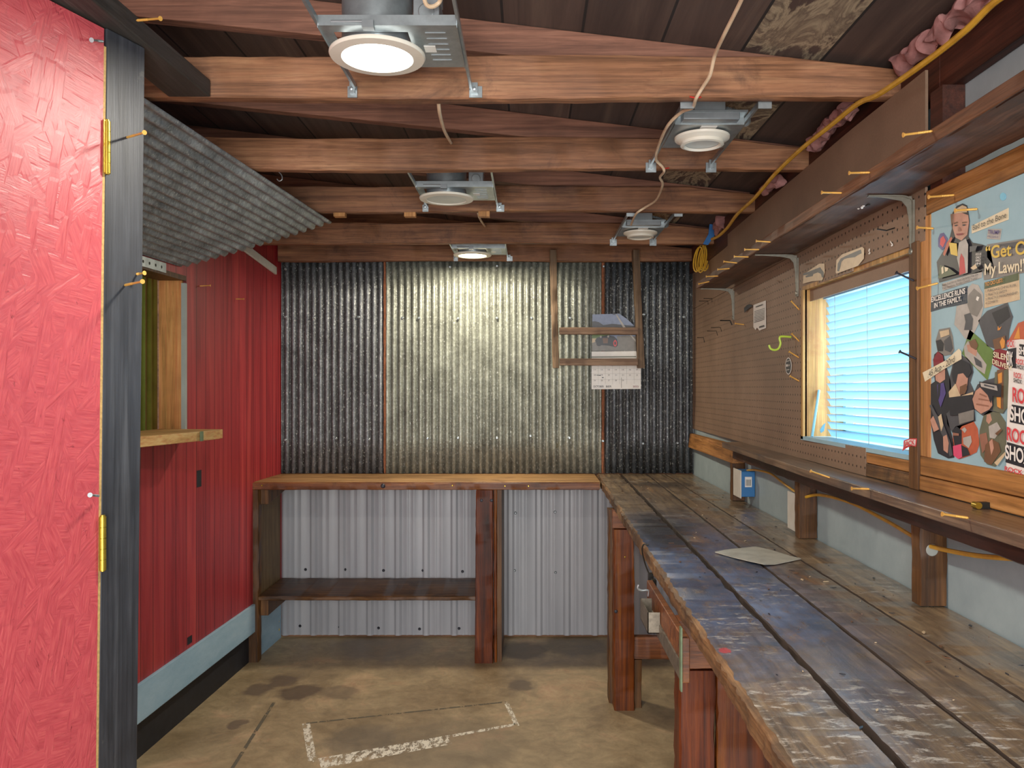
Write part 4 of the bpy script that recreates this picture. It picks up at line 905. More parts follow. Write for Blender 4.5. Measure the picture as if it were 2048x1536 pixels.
collage('picture_cutout', 'oval cut-out of a smiling person in camouflage with a dog, lower right of the panel', 'picture', [
    (L([(670, 1060), (710, 910), (760, 870), (860, 890), (920, 980), (925, 1200), (890, 1330), (820, 1410), (740, 1385), (680, 1300), (665, 1180)]), 'p_camo'), (L([(740, 910), (775, 900), (790, 960), (760, 1000), (735, 970)]), 'p_skin'), (L([(760, 1020), (840, 980), (880, 1050), (820, 1140), (770, 1130)]), 'p_lgrey'), (L([(670, 1100), (740, 1080), (760, 1200), (700, 1280)]), 'p_skin2'), (L([(730, 1200), (790, 1140), (860, 1180), (880, 1260), (790, 1390), (720, 1360)]), 'p_brown'), (L([(770, 1170), (800, 1140), (815, 1230), (790, 1300)]), 'p_skin'), (L([(820, 1370), (930, 1260), (930, 1290), (850, 1400)]), 'p_tan'), (L([(830, 1090), (890, 1040), (895, 1060), (850, 1110)]), 'p_brown')])
# red and white block lettered stickers
rs = collage('sticker_sheet', 'red, white and black block lettered sticker sheet at the right edge of the panel', 'sticker', [
    (L([(945, 200), (1062, 185), (1200, 195), (1200, 1510), (925, 1445), (932, 1000), (950, 560)]), 'p_white'),
    (L([(935, 280), (1025, 265), (1022, 465), (935, 450)]), 'p_black'), (L([(1055, 230), (1200, 250), (1200, 375), (1052, 340)]), 'p_black'),
    (L([(985, 810), (1200, 850), (1200, 1030), (965, 980)]), 'p_black'), (L([(940, 1170), (1200, 1245), (1200, 1450), (925, 1365)]), 'p_black')], X=.8388)
for (t_, x0, y0, x1, y1, h_, c_) in (('OX', 940, 425, 1002, 440, 27, 'p_white'), ('OCK', 945, 255, 1020, 262, 13, 'p_redl'), ('SHOX', 1058, 325, 1190, 345, 15, 'p_white'), ('ROCK', 1033, 418, 1110, 432, 10, 'p_redl'), ('SHOX', 1030, 462, 1112, 480, 8, 'p_black'), ('ROCK', 1012, 548, 1090, 565, 10, 'p_redl'), ('SHOX', 1010, 595, 1090, 615, 8, 'p_black'), ('ROCK', 1000, 780, 1250, 835, 28, 'p_redl'), ('SHOX', 975, 955, 1230, 1020, 27, 'p_white'), ('ROCK', 945, 1150, 1200, 1215, 26, 'p_redl'), ('SHOX', 930, 1325, 1180, 1395, 27, 'p_white'), ('ROCK', 925, 1445, 1100, 1490, 9, 'p_redl')):
    wtext(t_, (1820+x0/4.8, 640+y0/4.8), (1820+x1/4.8, 640+y1/4.8), h_, c_, rs, X=.8388, bold=.025)
collage('picture_cutout', 'orange red triangle picture above the block lettered stickers', 'picture', [(L([(945, 200), (1040, 30), (1120, 0), (1200, 0), (1200, 195), (1062, 185)]), 'p_rust'), (L([(1000, 180), (1050, 60), (1060, 180)]), 'p_orange')])
collage('tape_dab', 'small light blue dab near the top of the poster panel', 'mark', [(ell(1820+952/5.118, 360+170/5.118, 6, 8), 'p_cyan')])

# items on the pegboard
X1 = .8565
def pcollage(name, label, cat, layers, Zg):
    return collage(name, label, cat, layers, X=pegX(Zg)-.003)
nt = pcollage('paper_note', 'white torn printed note pinned to the pegboard left of the window', 'note', [([(1507, 610), (1531.5, 601), (1532, 656), (1519, 661), (1514, 655), (1511, 660), (1507, 654)], 'p_white')] + [([(1509, 623+i*3.1), (1530, 616+i*3.1), (1530, 617.1+i*3.1), (1509, 624.1+i*3.1)], 'p_dgrey') for i in range(8)] + [([(1513, 613), (1527, 608), (1527, 610), (1513, 615)], 'p_dgrey'), ([(1520, 653), (1530, 650), (1530, 653), (1520, 656)], 'p_black')], 2.93)
pcollage('tape_scrap', 'torn black tape scrap beside the white note on the pegboard', 'tape', [([(1488, 616), (1494, 610), (1499, 608), (1506, 612), (1497, 617), (1489, 626)], 'p_black')], 3.0)
ov = pcollage('sticker', 'small black oval sticker on the pegboard left of the window', 'sticker', [(ell(1577, 732, 6.2, 17, 24), 'p_white'), (ell(1577, 732, 5.4, 15.3, 24), 'p_black'), ([(1573, 729), (1576, 728.5), (1576, 733), (1573, 733.5)], 'p_white'), ([(1573.5, 722), (1580.5, 720), (1580.5, 722), (1573.5, 724)], 'p_lgrey'), ([(1577.5, 729), (1580.5, 728), (1580.5, 732), (1577.5, 733)], 'p_lgrey'), ([(1574, 739), (1580, 738), (1580, 740), (1574, 741)], 'p_lgrey')], 2.62)
S = lambda pts: Q(pts, 1590, 480, 3.49)
pcollage('gun_sticker', 'tan cut label with a shotgun picture, the left one above the window', 'sticker', [(S([(55, 305), (60, 240), (170, 165), (205, 165), (208, 225), (190, 282), (120, 288)]), 'p_tan'), (S([(57, 240), (62, 232), (100, 220), (150, 200), (178, 190), (186, 203), (202, 225), (202, 260), (190, 262), (182, 236), (160, 226), (130, 238), (125, 252), (78, 262), (74, 252), (96, 242), (60, 247)]), 'p_dgrey')], 2.35)
pcollage('gun_sticker', 'tan cut label with a shotgun picture, the right one above the window', 'sticker', [(S([(285, 225), (290, 140), (330, 100), (470, 48), (482, 60), (480, 130), (440, 180), (290, 235)]), 'p_tan'), (S([(462, 66), (467, 92), (440, 106), (420, 120), (370, 126), (345, 133), (326, 152), (318, 190), (308, 220), (296, 216), (300, 165), (320, 130), (350, 114), (400, 92)]), 'p_dgrey')], 2.0)
# three little chalk marks
pcollage('chalk_mark', 'small white chalk mark on the pegboard above the window, left one', 'mark', [([(1738, 498), (1740, 497), (1739, 503), (1741, 506), (1738, 509), (1737, 507), (1739, 505), (1737, 502)], 'p_white')], 1.99)
pcollage('chalk_mark', 'small white chalk mark on the pegboard above the window, right one', 'mark', [([(1780, 481), (1782, 484), (1785, 487), (1786, 491), (1783, 493), (1782, 491), (1784, 489), (1781, 485)], 'p_white')], 1.9)
bk = collage('sticker', 'red and white pennant sticker at the lower right corner of the window', 'sticker', [([(1808, 881), (1820, 877), (1834, 877), (1832, 893), (1822, 892), (1812, 897), (1805, 902), (1807, 893)], 'p_redl'), ([(1809, 883), (1820, 879), (1832, 879), (1831, 891), (1820, 890), (1809, 894)], 'p_white')], X=.8316)
wtext('BACK', (1809.5, 893), (1832, 889), 9.5, 'p_redl', bk, X=.8316, bold=.03)

# peg hooks
def hook(pts, lab, X=None, r=.0016, mat='black', Z=None):
    b = MB(); Zr = Z; x = pegX(Zr)
    q = [P(px, py, Zr) for px, py in pts]
    b.tube(q, r, 7); return tag(b.build('peg_hook', M[mat]), lab, 'hook', 'peg hooks')
hook([(1398, 602), (1416, 602), (1416, 609)], 'black peg hook high in the far corner, front of the upper pair', Z=3.82)
hook([(1407, 597), (1424, 597), (1424, 604)], 'black peg hook high in the far corner, rear of the upper pair', Z=3.75)
hook([(1440, 641), (1460, 641), (1464, 650)], 'thicker black peg hook just under the farthest bracket', Z=3.44, r=.0028)
hook([(1422, 655), (1441, 655), (1443, 663)], 'black peg hook, upper one of the pair below the farthest bracket', Z=3.62)
hook([(1414, 662), (1433, 662), (1435, 671)], 'black peg hook, lower one of the pair below the farthest bracket', Z=3.67)
hook([(1394, 675), (1407, 675), (1409, 685)], 'black peg hook closest to the corrugated back wall', Z=3.92)
hook([(1754, 458), (1773, 461), (1792, 455), (1792, 447)], 'dark bent peg hook on the pegboard under the shelf, by the nearest bracket', Z=1.855)
b = MB(); q = spline([WX(1538, 690, .80), WX(1541, 697, .80), WX(1549, 700, .80), WX(1558, 696, .80), WX(1561, 687, .80), WX(1559, 677, .80), WX(1564, 673, .81), WX(1579, 674, .845)], 6)
Z0_ = 2.62; q = spline([P(1538, 690, Z0_), P(1541, 697, Z0_), P(1549, 700, Z0_), P(1557, 697, Z0_), P(1561, 687, Z0_), P(1559, 677, Z0_), P(1563, 673, Z0_), P(1582, 674, Z0_)], 6)
b.tube(q, .0035, 8); tag(b.build('utility_hook', M['green_hook']), 'bright green vinyl hook on the pegboard left of the window', 'hook')

# ================================================================== ELECTRICAL BOXES
def ebox(y0, y1, z0, z1, xf, lab, bar=False):
    e = empty('electrical_box', (xf, y0, z0), lab, 'electrical box')
    b = MB(); b.box(xf+.004, .89, y0+.004, y1-.004, z0+.006, z1-.004); b.build('box_body', M['blue_box'], e, .002)
    b = MB(); b.box(xf, xf+.0038, y0, y1, z0, z1); pl_ = b.build('cover_plate', M['cream_plate'], e, .0015)
    if bar:
        b = MB(); b.box(xf+.018, xf+.045, y0+.0025, y0+.0038, z0+.045, z0+.085)
        for k in range(9): b.box(xf+.021+k*.0024, xf+.021+k*.0024+.0012, y0+.0022, y0+.0026, z0+.05, z0+.075, 1)
        b.build('barcode_label', [M['paper'], M['black']], e)
    return e
ebox(3.185, 3.30, H-.435, H-.325, .832, 'blue electrical box with white cover plate beside the farthest ledge stud', True)
ebox(2.545, 2.64, H-.455, H-.335, .842, 'cream cover plate box on the far side of the middle ledge stud')
b = MB(); b.tube(spline([P(1494, 941, 3.24), P(1510, 940, 3.1), P(1540, 947, 2.95), P(1565, 965, 2.78), P(1592, 985, 2.62), P(1604, 992, 2.57)], 8), .004, 7)
tag(b.build('yellow_cable', M['cable_yellow']), 'yellow cable between the blue box and the middle ledge stud', 'cable')
b = MB(); b.tube(spline([P(1612, 994, 2.50), P(1640, 990, 2.42), P(1700, 1005, 2.2), P(1770, 1040, 1.98), P(1826, 1073, 1.82), P(1845, 1084, 1.772)], 8), .0045, 7)
tag(b.build('yellow_cable', M['cable_yellow']), 'yellow cable sagging between the middle and nearest ledge studs', 'cable')
b = MB(); b.tube(spline([P(1862, 1093, 1.722), P(1900, 1102, 1.64), P(1960, 1112, 1.52), P(2040, 1118, 1.38), P(2120, 1122, 1.28)], 8), .005, 7)
tag(b.build('yellow_cable', M['cable_yellow']), 'yellow cable leaving the nearest ledge stud towards the right edge', 'cable')
# long yellow cable along the eave
b = MB(); b.tube(spline([WX(2100, -60, .77), WX(1995, 0, .77), WX(1930, 62, .77), WX(1850, 125, .77), WX(1760, 187, .77), WX(1715, 208, .77), WX(1660, 252, .77), WX(1600, 300, .765), WX(1550, 348, .765), WX(1510, 395, .775), WX(1475, 428, .785), WX(1455, 455, .80), WX(1437, 472, .80), WX(1424, 478, .80)], 8), .0062, 8)
tag(b.build('yellow_cable', M['cable_yellow']), 'long yellow cable running along the eave above the brown panel', 'cable')
b = MB()
for k in range(6):
    c = P(1396+k*4.2, 517+(-1)**k*1.5, 3.92+.012*k); pts_ = []
    for i in range(17):
        a = 2*math.pi*i/16; pts_.append(c+Vector((.020*math.cos(a)*(1-.1*k*.3)+.012*math.sin(a), .012*math.sin(a), .062*math.sin(a)*(1+.08*math.sin(k)))))
    b.tube(pts_, .0038, 6)
b.tube(spline([P(1405, 492, 3.93), P(1418, 482, 3.9), P(1430, 476, 3.84)], 6), .004, 6)
tag(b.build('cable_coil', M['cable_yellow']), 'coil of yellow cable hanging in the far right ceiling corner', 'cable')
b = MB(); b.prism([P(1420, 442, 3.775), P(1434, 446, 3.775), P(1430, 470, 3.775), P(1416, 490, 3.775), P(1406, 488, 3.775), P(1417, 468, 3.775)], (0, .004, 0))
tag(b.build('blue_tape', M['tape']), 'strip of blue tape hanging on the joist end above the yellow coil', 'tape')

# insulation along eave
def fluff(name, path, r, lab, mat='pink', seed=0):
    b = MB(); pts = spline(path, 10); b.tube(pts, r, 14)
    for i, v in enumerate(b.v):
        b.v[i] = v+Vector((noise.noise(v*45+Vector((seed, 0, 0))), noise.noise(v*45+Vector((9, seed, 0))), noise.noise(v*45+Vector((0, 5, seed)))))*r*1.3
    o = b.build(name, M[mat]); s_ = o.modifiers.new('s', 'SUBSURF'); s_.levels = s_.render_levels = 1
    return tag(o, lab, 'insulation', 'pink insulation at the eave', 'stuff')
fluff('pink_insulation', [P(2010, -40, 1.42), P(1930, 20, 1.55), P(1870, 75, 1.68), P(1800, 125, 1.86)], .022, 'pink insulation strip at the eave, nearest one above the yellow cable')
fluff('pink_insulation', [P(1700, 215, 2.05), P(1675, 235, 2.18), P(1645, 268, 2.32), P(1624, 295, 2.42)], .02, 'pink insulation between the first and second joists', seed=3)
fluff('pink_insulation', [P(1560, 362, 2.72), P(1530, 380, 2.9)], .02, 'pink insulation between the second and third joists', seed=5)
fluff('pink_insulation', [P(1446, 440, 3.6), P(1438, 460, 3.75)], .028, 'pink insulation tuft beside the blue tape', seed=6)

# ================================================================== LAMPS
def lamp_big(X, Z, lit, lab, warm=False):
    zt = H+.668; e = empty('recessed_lamp', (X, Z, zt), lab, 'lamp', 'ceiling can lamps')
    b = MB(); b.lathe([(.070, .004), (.072, -.001), (.094, .001), (.0965, .005), (.096, .008), (.072, .006)], (X, Z, zt), 56); b.build('trim_ring', M['white_trim'], e)
    b = MB(); b.lathe([(.0001, 0), (.04, -.0005), (.0715, .003)], (X, Z, zt), 48); b.build('lens', (M['lamp_warm'] if warm else M['lamp_on']) if lit else M['lens_off'], e)
    b = MB(); b.lathe([(.071, .008), (.071, .14), (.0001, .141)], (X, Z, zt), 32); b.build('can', M['steel'], e)
    b = MB(); z = zt+.022
    # pan with a round hole approximated by four plates, then a wide wing on the right
    b.box(X-.095, X-.072, Z-.10, Z+.10, z, z+.0015); b.box(X+.072, X+.17, Z-.10, Z+.10, z, z+.0015)
    b.box(X-.072, X+.072, Z+.072, Z+.10, z, z+.0015); b.box(X-.072, X+.072, Z-.10, Z-.072, z, z+.0015)
    b.box(X-.095, X+.17, Z-.101, Z-.1, z, z+.02); b.box(X+.169, X+.17, Z-.1, Z+.1, z-.004, z+.018); b.box(X-.096, X-.095, Z-.1, Z+.1, z-.004, z+.018)
    for k in range(6): b.box(X+.105, X+.145, Z-.07+k*.026, Z-.067+k*.026, z-.0012, z-.0002, 1)
    b.box(X+.095, X+.118, Z-.01, Z+.02, z-.0015, z-.0004, 2)
    b.build('mounting_pan', [M['steel'], M['steel_dark'], M['paper']], e)
    b = MB(); b.box(X+.085, X+.135, Z-.09, Z-.02, z+.004, z+.058); b.box(X+.085, X+.135, Z-.09, Z-.02, z+.066, z+.11)
    b.lathe([(.0001, -.001), (.015, -.001), (.016, 0)], (X+.11, Z-.0905, z+.032), 16, 1, 1); b.build('junction_box', [M['steel_dark'], M['steel']], e, .002)
    for sx, px_ in ((-1, X-.097), (1, X+.172)):
        b = MB(); b.box(px_-.003, px_+.003, Z-.33 if Z < 2 else (Z-.31 if Z < 3.5 else 3.842), Z+.235, z+.004, z+.016)
        bar = b.build('hanger_bar', M['steel'], e)
        b = MB(); y = {1: 1.888, 2: 3.108, 3: 4.318}[1 if Z < 2 else (2 if Z < 3.5 else 3)]
        b.box(px_-.018 if sx < 0 else px_-.004, px_+.004 if sx < 0 else px_+.026, y-.004, y, z-.014, z+.012)
        b.box(px_-.012 if sx < 0 else px_+.0, px_ if sx < 0 else px_+.016, y-.012, y-.003, z-.006, z+.018); b.lathe([(.0001, -.014), (.0045, -.013), (.006, -.009), (.006, 0)], (px_+sx*.008, y, z+.004), 10, 0, 1)
        b.build('bar_clip', M['steel'], bar)
    b = MB(); b.tube([(X+.0, Z-.105, z+.006), (X-.07, Z-.1, z+.008)], .0025, 6); b.box(X-.01, X+.012, Z-.108, Z-.09, z-.006, z+.008); b.build('spring_clip', M['steel_dark'], e)
lamp_big(-.307, 1.642, True, 'large brightly lit round ceiling lamp in front of the nearest joist')
lamp_big(-.293, 2.88, False, 'unlit round ceiling lamp with white ring between second and third joists')
lamp_big(-.286, 4.10, True, 'lit round ceiling lamp close to the corrugated back wall', True)
def lamp_small(X, Z, yc, lab, seed):
    zt = H+.665; e = empty('recessed_lamp', (X, Z, zt), lab, 'lamp', 'ceiling can lamps')
    b = MB(); b.lathe([(.045, -.002), (.050, -.008), (.058, -.006), (.058, .002), (.073, .010), (.074, .016), (.05, .016)], (X, Z, zt), 48); b.build('trim_ring', M['white_trim'], e)
    b = MB(); b.lathe([(.0001, .004), (.03, .003), (.0455, -.001)], (X, Z, zt), 40); b.build('lens', M['lens_off'], e)
    z = zt+.02; b = MB()
    b.box(X-.09, X+.09, Z-.09, Z+.11, z, z+.002); b.box(X-.09, X+.09, Z-.093, Z-.09, z, z+.022); b.box(X-.09, X+.09, Z-.13, Z-.09, z+.02, z+.026); b.box(X-.03, X+.02, Z-.0, Z+.03, z-.0015, z-.0003, 1)
    b.box(X-.02, X+.022, Z-.085, Z-.065, z-.0018, z-.0004, 1)
    b.build('mounting_pan', [M['steel'], M['paper']], e)
    b = MB(); b.box(X-.045, X+.035, Z-.12, Z+.02, z+.026, z+.10); b.box(X-.075, X+.07, Z-.128, Z-.09, z+.003, z+.024); b.build('junction_box', M['steel_dark'], e, .002)
    q = spline([(X+dx, Z-.07, zt+dz) for dx, dz in ((.032, .0726), (.0717, .0634), (.1007, .0503), (.107, .0358), (.098, .028), (.078, .036), (.052, .048), (.034, .056))], 13)
    b = MB(); b.tube(q, [.0068 if i % 2 else .0048 for i in range(len(q))], 8); b.build('flex_conduit', M['steel'], e)
    yj = 2.508 if Z < 3 else 3.798; ym = 1.932 if Z < 3 else 3.149
    for sx in (-1, 1):
        px_ = X+sx*.093
        b = MB(); b.box(px_-.003, px_+.003, ym, yj, z+.004, z+.016); bar = b.build('hanger_bar', M['steel'], e)
        for (y_, d_) in ((yj, -1), (ym, 1)):
            b = MB(); b.box(px_-.016, px_+.016, min(y_, y_+.004*d_), max(y_, y_+.004*d_), z-.018, z+.012); b.box(px_-.008, px_+.008, min(y_+.003*d_, y_+.014*d_), max(y_+.003*d_, y_+.014*d_), z-.006, z+.018)
            b.lathe([(.0001, .014*d_), (.0045, .013*d_), (.006, 0)], (px_, y_, z-.002), 10, 0, 1)
            b.build('bar_clip', M['steel'], bar)
lamp_small(.47, 2.20, 0, 'small unlit ceiling lamp with spiral conduit, nearest on the right', 0)
lamp_small(.488, 3.55, 0, 'small unlit ceiling lamp near the back on the right side', 1)

# cream cables
b = MB(); b.tube(spline([P(1500, -40, 1.50), P(1478, 10, 1.58), P(1448, 70, 1.68), P(1430, 110, 1.78), P(1420, 150, 1.82), P(1405, 175, 1.86), P(1392, 197, 1.88), P(1385, 215, 1.95), P(1362, 225, 2.02), P(1335, 252, 2.1), P(1318, 290, 2.3), P(1312, 318, 2.44), P(1325, 334, 2.48), P(1328, 344, 2.50), P(1320, 355, 2.6), P(1325, 370, 2.7), P(1312, 400, 2.95), P(1290, 415, 3.05), P(1272, 428, 3.09), P(1262, 450, 3.3)], 8), .0042, 8)
c_ = tag(b.build('cream_cable', M['cable_white']), 'long cream cable winding down past the right hand lamps', 'cable')
for p in (P(1390, 196, 1.885), P(1329, 337, 2.495)):
    b = MB(); b.tube([p+Vector((-.012, 0, .003)), p+Vector((.0, -.006, -.002)), p+Vector((.014, 0, .002))], .0018, 6); b.build('red_tie', M['red_tie'], c_)
b = MB(); b.tube(spline([P(877, 205, 1.936), P(880, 230, 2.0), P(889, 262, 2.2), P(902, 286, 2.512)], 8), .0045, 8)
tag(b.build('cream_cable', M['cable_white']), 'short cream cable hanging behind the nearest joist', 'cable')
b = MB(); b.tube(spline([P(955, 424, 3.15), P(960, 438, 3.4), P(970, 453, 3.796)], 6), .0045, 8)
tag(b.build('cream_cable', M['cable_white']), 'short cream cable behind the third joist', 'cable')
b = MB(); b.tube(spline([P(845, -20, 1.5), P(852, 8, 1.52), P(866, 13, 1.53), P(880, 2, 1.53), P(884, -20, 1.5)], 6), .004, 8)
tag(b.build('cream_cable', M['cable_white']), 'loop of cream cable above the box of the large lit lamp', 'cable')

# ================================================================== HANGING RACK AND CALENDAR
hr = empty('hanging_rack', (.35, 4.25, 1.9), 'ladder-like wooden rack hanging from the joists in front of the calendar', 'rack')
for (xt, xb_, n_) in ((1106, 1112, 0), (1272, 1283, 1)):
    a = P(xt, 500, 4.25); c = P(xb_, 736, 4.25)
    b = MB(); b.board('z', c.z, a.z, lambda t: (c.x+(a.x-c.x)*t-.018, 4.245), lambda t: (c.x+(a.x-c.x)*t+.018, 4.30), 20, .002, .002, seed=xt); b.build('upright', M['rack'], hr)
for (ya_, yb_) in ((655, 669), (717, 731)):
    a = P(1120, yb_, 4.25); c = P(1274, ya_, 4.25); b = MB(); b.board('x', a.x-.003, c.x+.003, lambda t: (4.24, a.z), lambda t: (4.275, c.z), 16, .002, .0015, seed=ya_); b.build('rung', M['rack_x'], hr)
ZC = 4.375
cal = empty('wall_calendar', P(1232, 780, ZC), 'wall calendar with a vintage car photo hanging behind the wooden rack', 'calendar')
K = lambda pts: Q(pts, 1160, 600, 7.68)
def flat(name, layers, parent, Y=ZC, step=.0004):
    b = MB(); mats = []
    for i, (pts, mk) in enumerate(layers):
        if mk not in mats: mats.append(mk)
        q = [P(x, y, Y) for x, y in pts]; q = [Vector((v.x, Y-step*i-.0004, v.z)) for v in q]
        (b.prism(q, (0, .0004, 0), mats.index(mk)) if i == 0 else b.poly(q, mats.index(mk)))
    return b.build(name, [M[k] for k in mats], parent)
flat('photo_page', [(K([(190, 222), (600, 210), (720, 290), (850, 410), (860, 782), (185, 782)]), 'p_sky'),
    (K([(190, 330), (230, 325), (290, 340), (360, 385), (490, 365), (600, 375), (850, 400), (860, 540), (185, 540)]), 'p_dgrey'), (K([(185, 500), (450, 520), (450, 560), (185, 610)]), 'p_green'), (K([(185, 590), (400, 600), (860, 690), (860, 782), (185, 782)]), 'p_grey'), (K([(185, 590), (300, 590), (220, 650), (185, 660)]), 'p_tan'),
    (K([(560, 560), (700, 545), (855, 560), (855, 690), (600, 690)]), 'p_grey'), (K([(230, 620), (260, 580), (330, 560), (420, 540), (520, 560), (570, 600), (580, 700), (540, 720), (420, 700), (260, 690)]), 'p_black'),
    (K([(345, 585), (430, 585), (425, 665), (355, 665)]), 'p_brown'), (K(ell(318, 565, 15, 18)), 'p_lgrey'), (K(ell(432, 560, 15, 18)), 'p_lgrey'), (K(ell(540, 665, 42, 60)), 'p_black'), (K(ell(538, 665, 28, 50)), 'p_redl'), (K(ell(538, 665, 14, 28)), 'p_black'), (K(ell(290, 680, 40, 30)), 'p_black'),
    (K([(545, 225), (565, 225), (700, 425), (660, 425)]), 'p_lgrey'), (K([(760, 540), (790, 540), (858, 620), (858, 650)]), 'p_lgrey'), (K(ell(522, 215, 26, 10)), 'p_black')], cal)
rows = [(K([(178, 792), (862, 785), (935, 1000), (935, 1366), (178, 1370)]), 'p_white'), (K([(178, 868), (862, 862), (862, 875), (178, 884)]), 'p_dgreen')]
for yy in (1052, 1130, 1222): rows.append((K([(180, yy), (934, yy-3), (934, yy), (180, yy+3)]), 'p_lgrey'))
for xx_ in (277, 386, 497, 605, 715, 828): rows.append((K([(xx_, 1010), (xx_+3, 1010), (xx_+3, 1290), (xx_, 1290)]), 'p_lgrey'))
rows.append((K([(630, 1190), (638, 1190), (640, 1350), (628, 1350)]), 'p_lgrey')); rows.append((K([(250, 1150), (315, 1150), (318, 1165), (250, 1158)]), 'p_black')); rows.append((K([(335, 1185), (362, 1185), (362, 1198), (335, 1198)]), 'p_black'))
gp = flat('date_page', rows, cal, Y=ZC-.008)
def ktext(s, x, y, w, h_, mk, bold=0):
    A = P(1160+x/7.68, 600+y/7.68, ZC-.017); B = P(1160+(x+w)/7.68, 600+y/7.68, ZC-.017)
    r = textmesh(s, 'lettering', A, B, h_/7.68/F*ZC, M[mk], gp, bold=bold); 
for r_, (y_, ns_) in enumerate(((1080, (11, 12, 13, 14, 15, 16, 17)), (1162, (18, 19, 20, 21, 21, 22, 22)), (1245, (24, 25, 27, 28, 29)))):
    for c__, v_ in enumerate(ns_): ktext(str(v_), 213+c__*108, y_, 28, 20, 'p_dgrey')
ktext('OCTOBER', 205, 1342, 160, 28, 'p_navy', .01); ktext('BER', 400, 1342, 85, 28, 'p_dgrey', .01); ktext('2022', 812, 1342, 88, 26, 'p_maroon', .01)

# ================================================================== SCREWS
def screw_mesh(name, mat):
    b = MB(); L_ = 1.0          # unit length along +x: tip at 0, head at 1; scaled later
    prof = [(.0001, 0), (.035, .03)]
    for k in range(8): prof += [(.045, .06+k*.055), (.06, .085+k*.055), (.045, .11+k*.055)]
    prof += [(.05, .52), (.05, .92), (.105, .995), (.105, 1.0), (.0001, 1.0)]
    b.lathe(prof, (0, 0, 0), 12, 0, axis=0)
    o = b.build(name, mat); return o
protos = {k: screw_mesh('screw', M[m]) for k, m in (('g', 'screw_gold'), ('d', 'screw_dark'), ('s', 'steel'))}
used = set()
def screw(tip, head, lab, kind='g', group='screws sticking out of the wood'):
    tip = Vector(tip); head = Vector(head)
    if kind in used: o = protos[kind].copy(); COL.objects.link(o)
    else: o = protos[kind]; used.add(kind)
    d = head-tip; o.location = tip; o.rotation_mode = 'QUATERNION'; o.rotation_quaternion = Vector((1, 0, 0)).rotation_difference(d)
    L_ = d.length; o.scale = (L_, .042, .042); tag(o, lab, 'screw', group)
def sscrew(hx, hy, tx, ty, X, lab, kind='g', dy=0, group='screws sticking out of the high shelf'):
    Z = X*F/(tx-CX); screw(P(tx+1, ty, Z), P(hx, hy, Z+dy), lab, kind, group)
ordn = ['first (nearest)', 'second', 'third', 'fourth', 'fifth', 'sixth', 'seventh', 'eighth', 'ninth', 'tenth (farthest)']
for i, (hx, hy, tx, ty) in enumerate(((1806, 270, 1865, 262), (1698, 346, 1740, 345), (1643, 385, 1684, 386), (1512, 482, 1541, 484), (1489, 499, 1518, 499), (1468, 513, 1497, 514), (1447, 523, 1474, 526), (1435, 539, 1459, 537), (1412, 553, 1436, 552), (1397, 568, 1418, 563))):
    sscrew(hx, hy, tx, ty, .693, 'gold screw in the front edge of the high shelf, %s of the row' % ordn[i])
wd_ = ['topmost', 'second from the top', 'third from the top', 'lowest']
for i, (hx, hy, tx, ty) in enumerate(((1582, 602, 1599, 621), (1583, 667, 1599, 684), (1578, 703, 1598, 716), (1580, 752, 1599, 763))):
    sscrew(hx, hy, tx, ty, .848, 'gold screw slanting left of the window, %s of four' % wd_[i], group='slanting screws left of the window')
sscrew(1470, 647, 1494, 650, .874, 'thin gold screw in the pegboard between the bracket and the white note')
sscrew(1792, 545, 1828, 562, .831, 'dark screw at the upper right of the window blind', 'd', group='dark screws by the window')
sscrew(1799, 703, 1832, 718, .831, 'dark screw at the middle right of the window blind', 'd', group='dark screws by the window')
sscrew(1857, 394, 1909, 390, .838, 'gold screw in the pine board above the poster panel', group='screws around the poster panel')
sscrew(1910, 421, 1955, 418, .8395, 'gold screw sticking out over the head of the suited man picture', group='screws around the poster panel')
sscrew(1834, 455, 1867, 457, .8395, 'gold screw left of the suited man picture', group='screws around the poster panel')
sscrew(1834, 577, 1876, 566, .8395, 'gold screw above the navy family sticker', group='screws around the poster panel')
sscrew(1621, 942, 1664, 957, .752, 'gold screw in the ledge edge below the window, farthest of three', group='screws in the ledge')
sscrew(1703, 977, 1739, 978, .738, 'pale screw in the ledge edge, middle of three', group='screws in the ledge')
sscrew(1884, 1028, 1937, 1036, .738, 'gold screw in the ledge edge, nearest of three', group='screws in the ledge')
pp = HP(1950, 1017, .2195-.0); Zk = .825*F/(1985-CX); 
b = MB(); q = P(1968, 1018, 1.475); b.box(q.x-.018, q.x+.018, q.y-.006, q.y+.006, H-.2195+.0003, H-.2195+.012)
b.tube([(q.x-.017, q.y-.014, H-.2195+.007), (q.x-.017, q.y+.002, H-.2195+.007)], .0062, 12, 1)
tag(b.build('latch_block', [M['black'], M['brass']]), 'small black block with a brass screw head lying on the ledge', 'block')
screw(P(250, 276, 1.578), P(289, 265, 1.50), 'gold screw in the black door post, upper one', 'g', 'screws in the black door post')
screw(P(247, 571, 1.575), P(285, 563, 1.50), 'gold screw in the black door post, middle one beside the hatch', 'g', 'screws in the black door post')
screw(P(268, 549, 1.60), P(289, 546, 1.585), 'gold screw just above another at the edge of the black post', 'g', 'screws in the black door post')
screw(P(272, 41, 1.535), P(321, 37, 1.50), 'gold screw in the black beam above the door post', 'g')
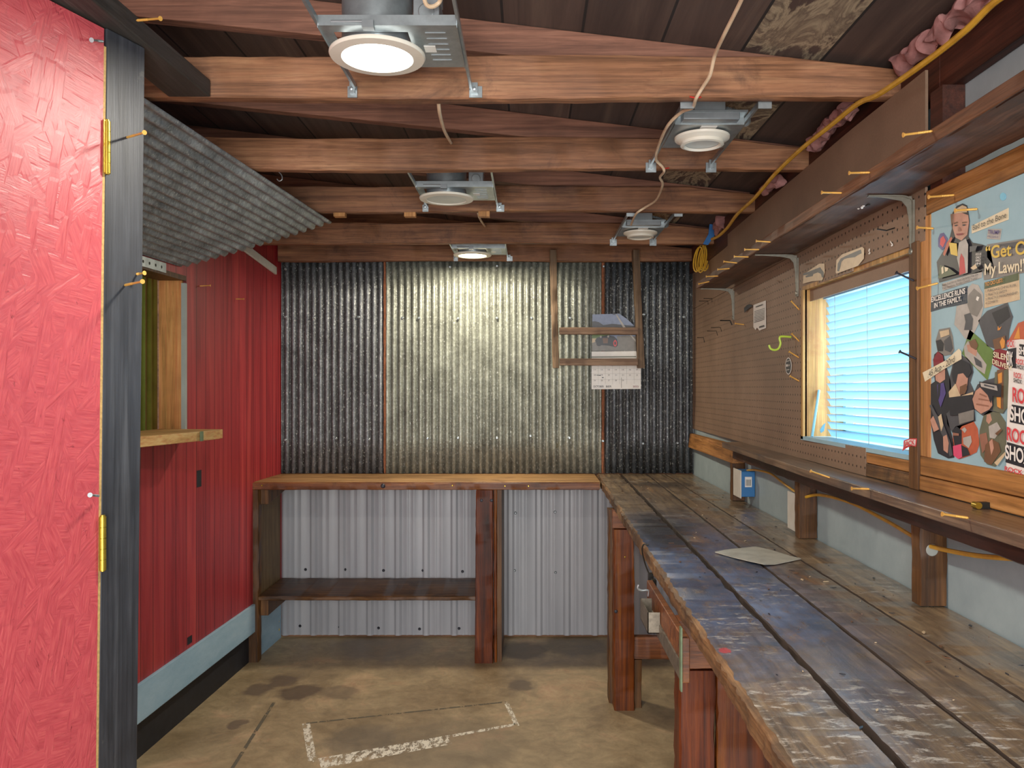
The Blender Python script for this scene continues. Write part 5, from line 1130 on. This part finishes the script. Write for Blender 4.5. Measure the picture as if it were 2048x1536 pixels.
for (hx, hy, tx, ty, lab) in ((421, 571, 399, 572, 'thin gold screw in the red wall beside the hatch'), (488, 598, 471, 598, 'thin gold screw in the red wall nearer the back wall')):
    Z = 1.536/((CX-tx)/F+.0432); screw(P(tx, ty, Z), P(hx, hy, Z), lab, 'g', 'screws in the red wall')
screw(P(198, 992, 1.505), P(180, 990, 1.46), 'silver screw beside the lower brass hinge on the red door', 's', 'silver screws')
screw(P(207, 83, 1.51), P(183, 80, 1.47), 'silver screw near the top corner of the red door', 's', 'silver screws')

# ================================================================== LIGHT
def area(name, loc, rot, size, power, col, shape='RECTANGLE', sy=None, spread=None):
    l = bpy.data.lights.new(name, 'AREA'); l.energy = power; l.color = col; l.shape = shape; l.size = size
    if sy: l.size_y = sy
    if spread: l.spread = spread
    o = bpy.data.objects.new(name, l); COL.objects.link(o); o.location = loc; o.rotation_euler = rot; return o
area('lamp_light_near', (-.307, 1.642, H+.66), (0, 0, 0), .13, 11, (1, .93, .80), 'DISK')
area('lamp_light_far', (-.286, 4.10, H+.66), (0, 0, 0), .13, 11, (1, .88, .68), 'DISK')
area('doorway_daylight', (-.1, YF+.05, 1.2), (math.radians(90), 0, 0), 1.7, 82, (1, .96, .92), 'RECTANGLE', 1.9)
area('window_daylight', (1.35, 2.13, H+.35), (0, math.radians(76), 0), .9, 45, (.62, .83, 1), 'RECTANGLE', .9)
w = bpy.data.worlds.new('World'); scene.world = w; w.use_nodes = True
bg = w.node_tree.nodes['Background']; bg.inputs['Color'].default_value = (.86, .94, 1, 1); bg.inputs['Strength'].default_value = 1.3

# ================================================================== CAMERA
cam = bpy.data.cameras.new('camera'); co = bpy.data.objects.new('camera', cam); COL.objects.link(co)
co.location = (0, 0, H); co.rotation_euler = (math.radians(90), 0, 0)
cam.sensor_width = 36; cam.lens = 36*F/2048; cam.shift_x = -(CX-1024)/2048; cam.shift_y = (CY-768)/2048
cam.clip_start = .02; scene.camera = co
scene.view_settings.view_transform = 'Standard'; scene.view_settings.look = 'None'; scene.view_settings.exposure = 0.45; scene.view_settings.gamma = 1.15
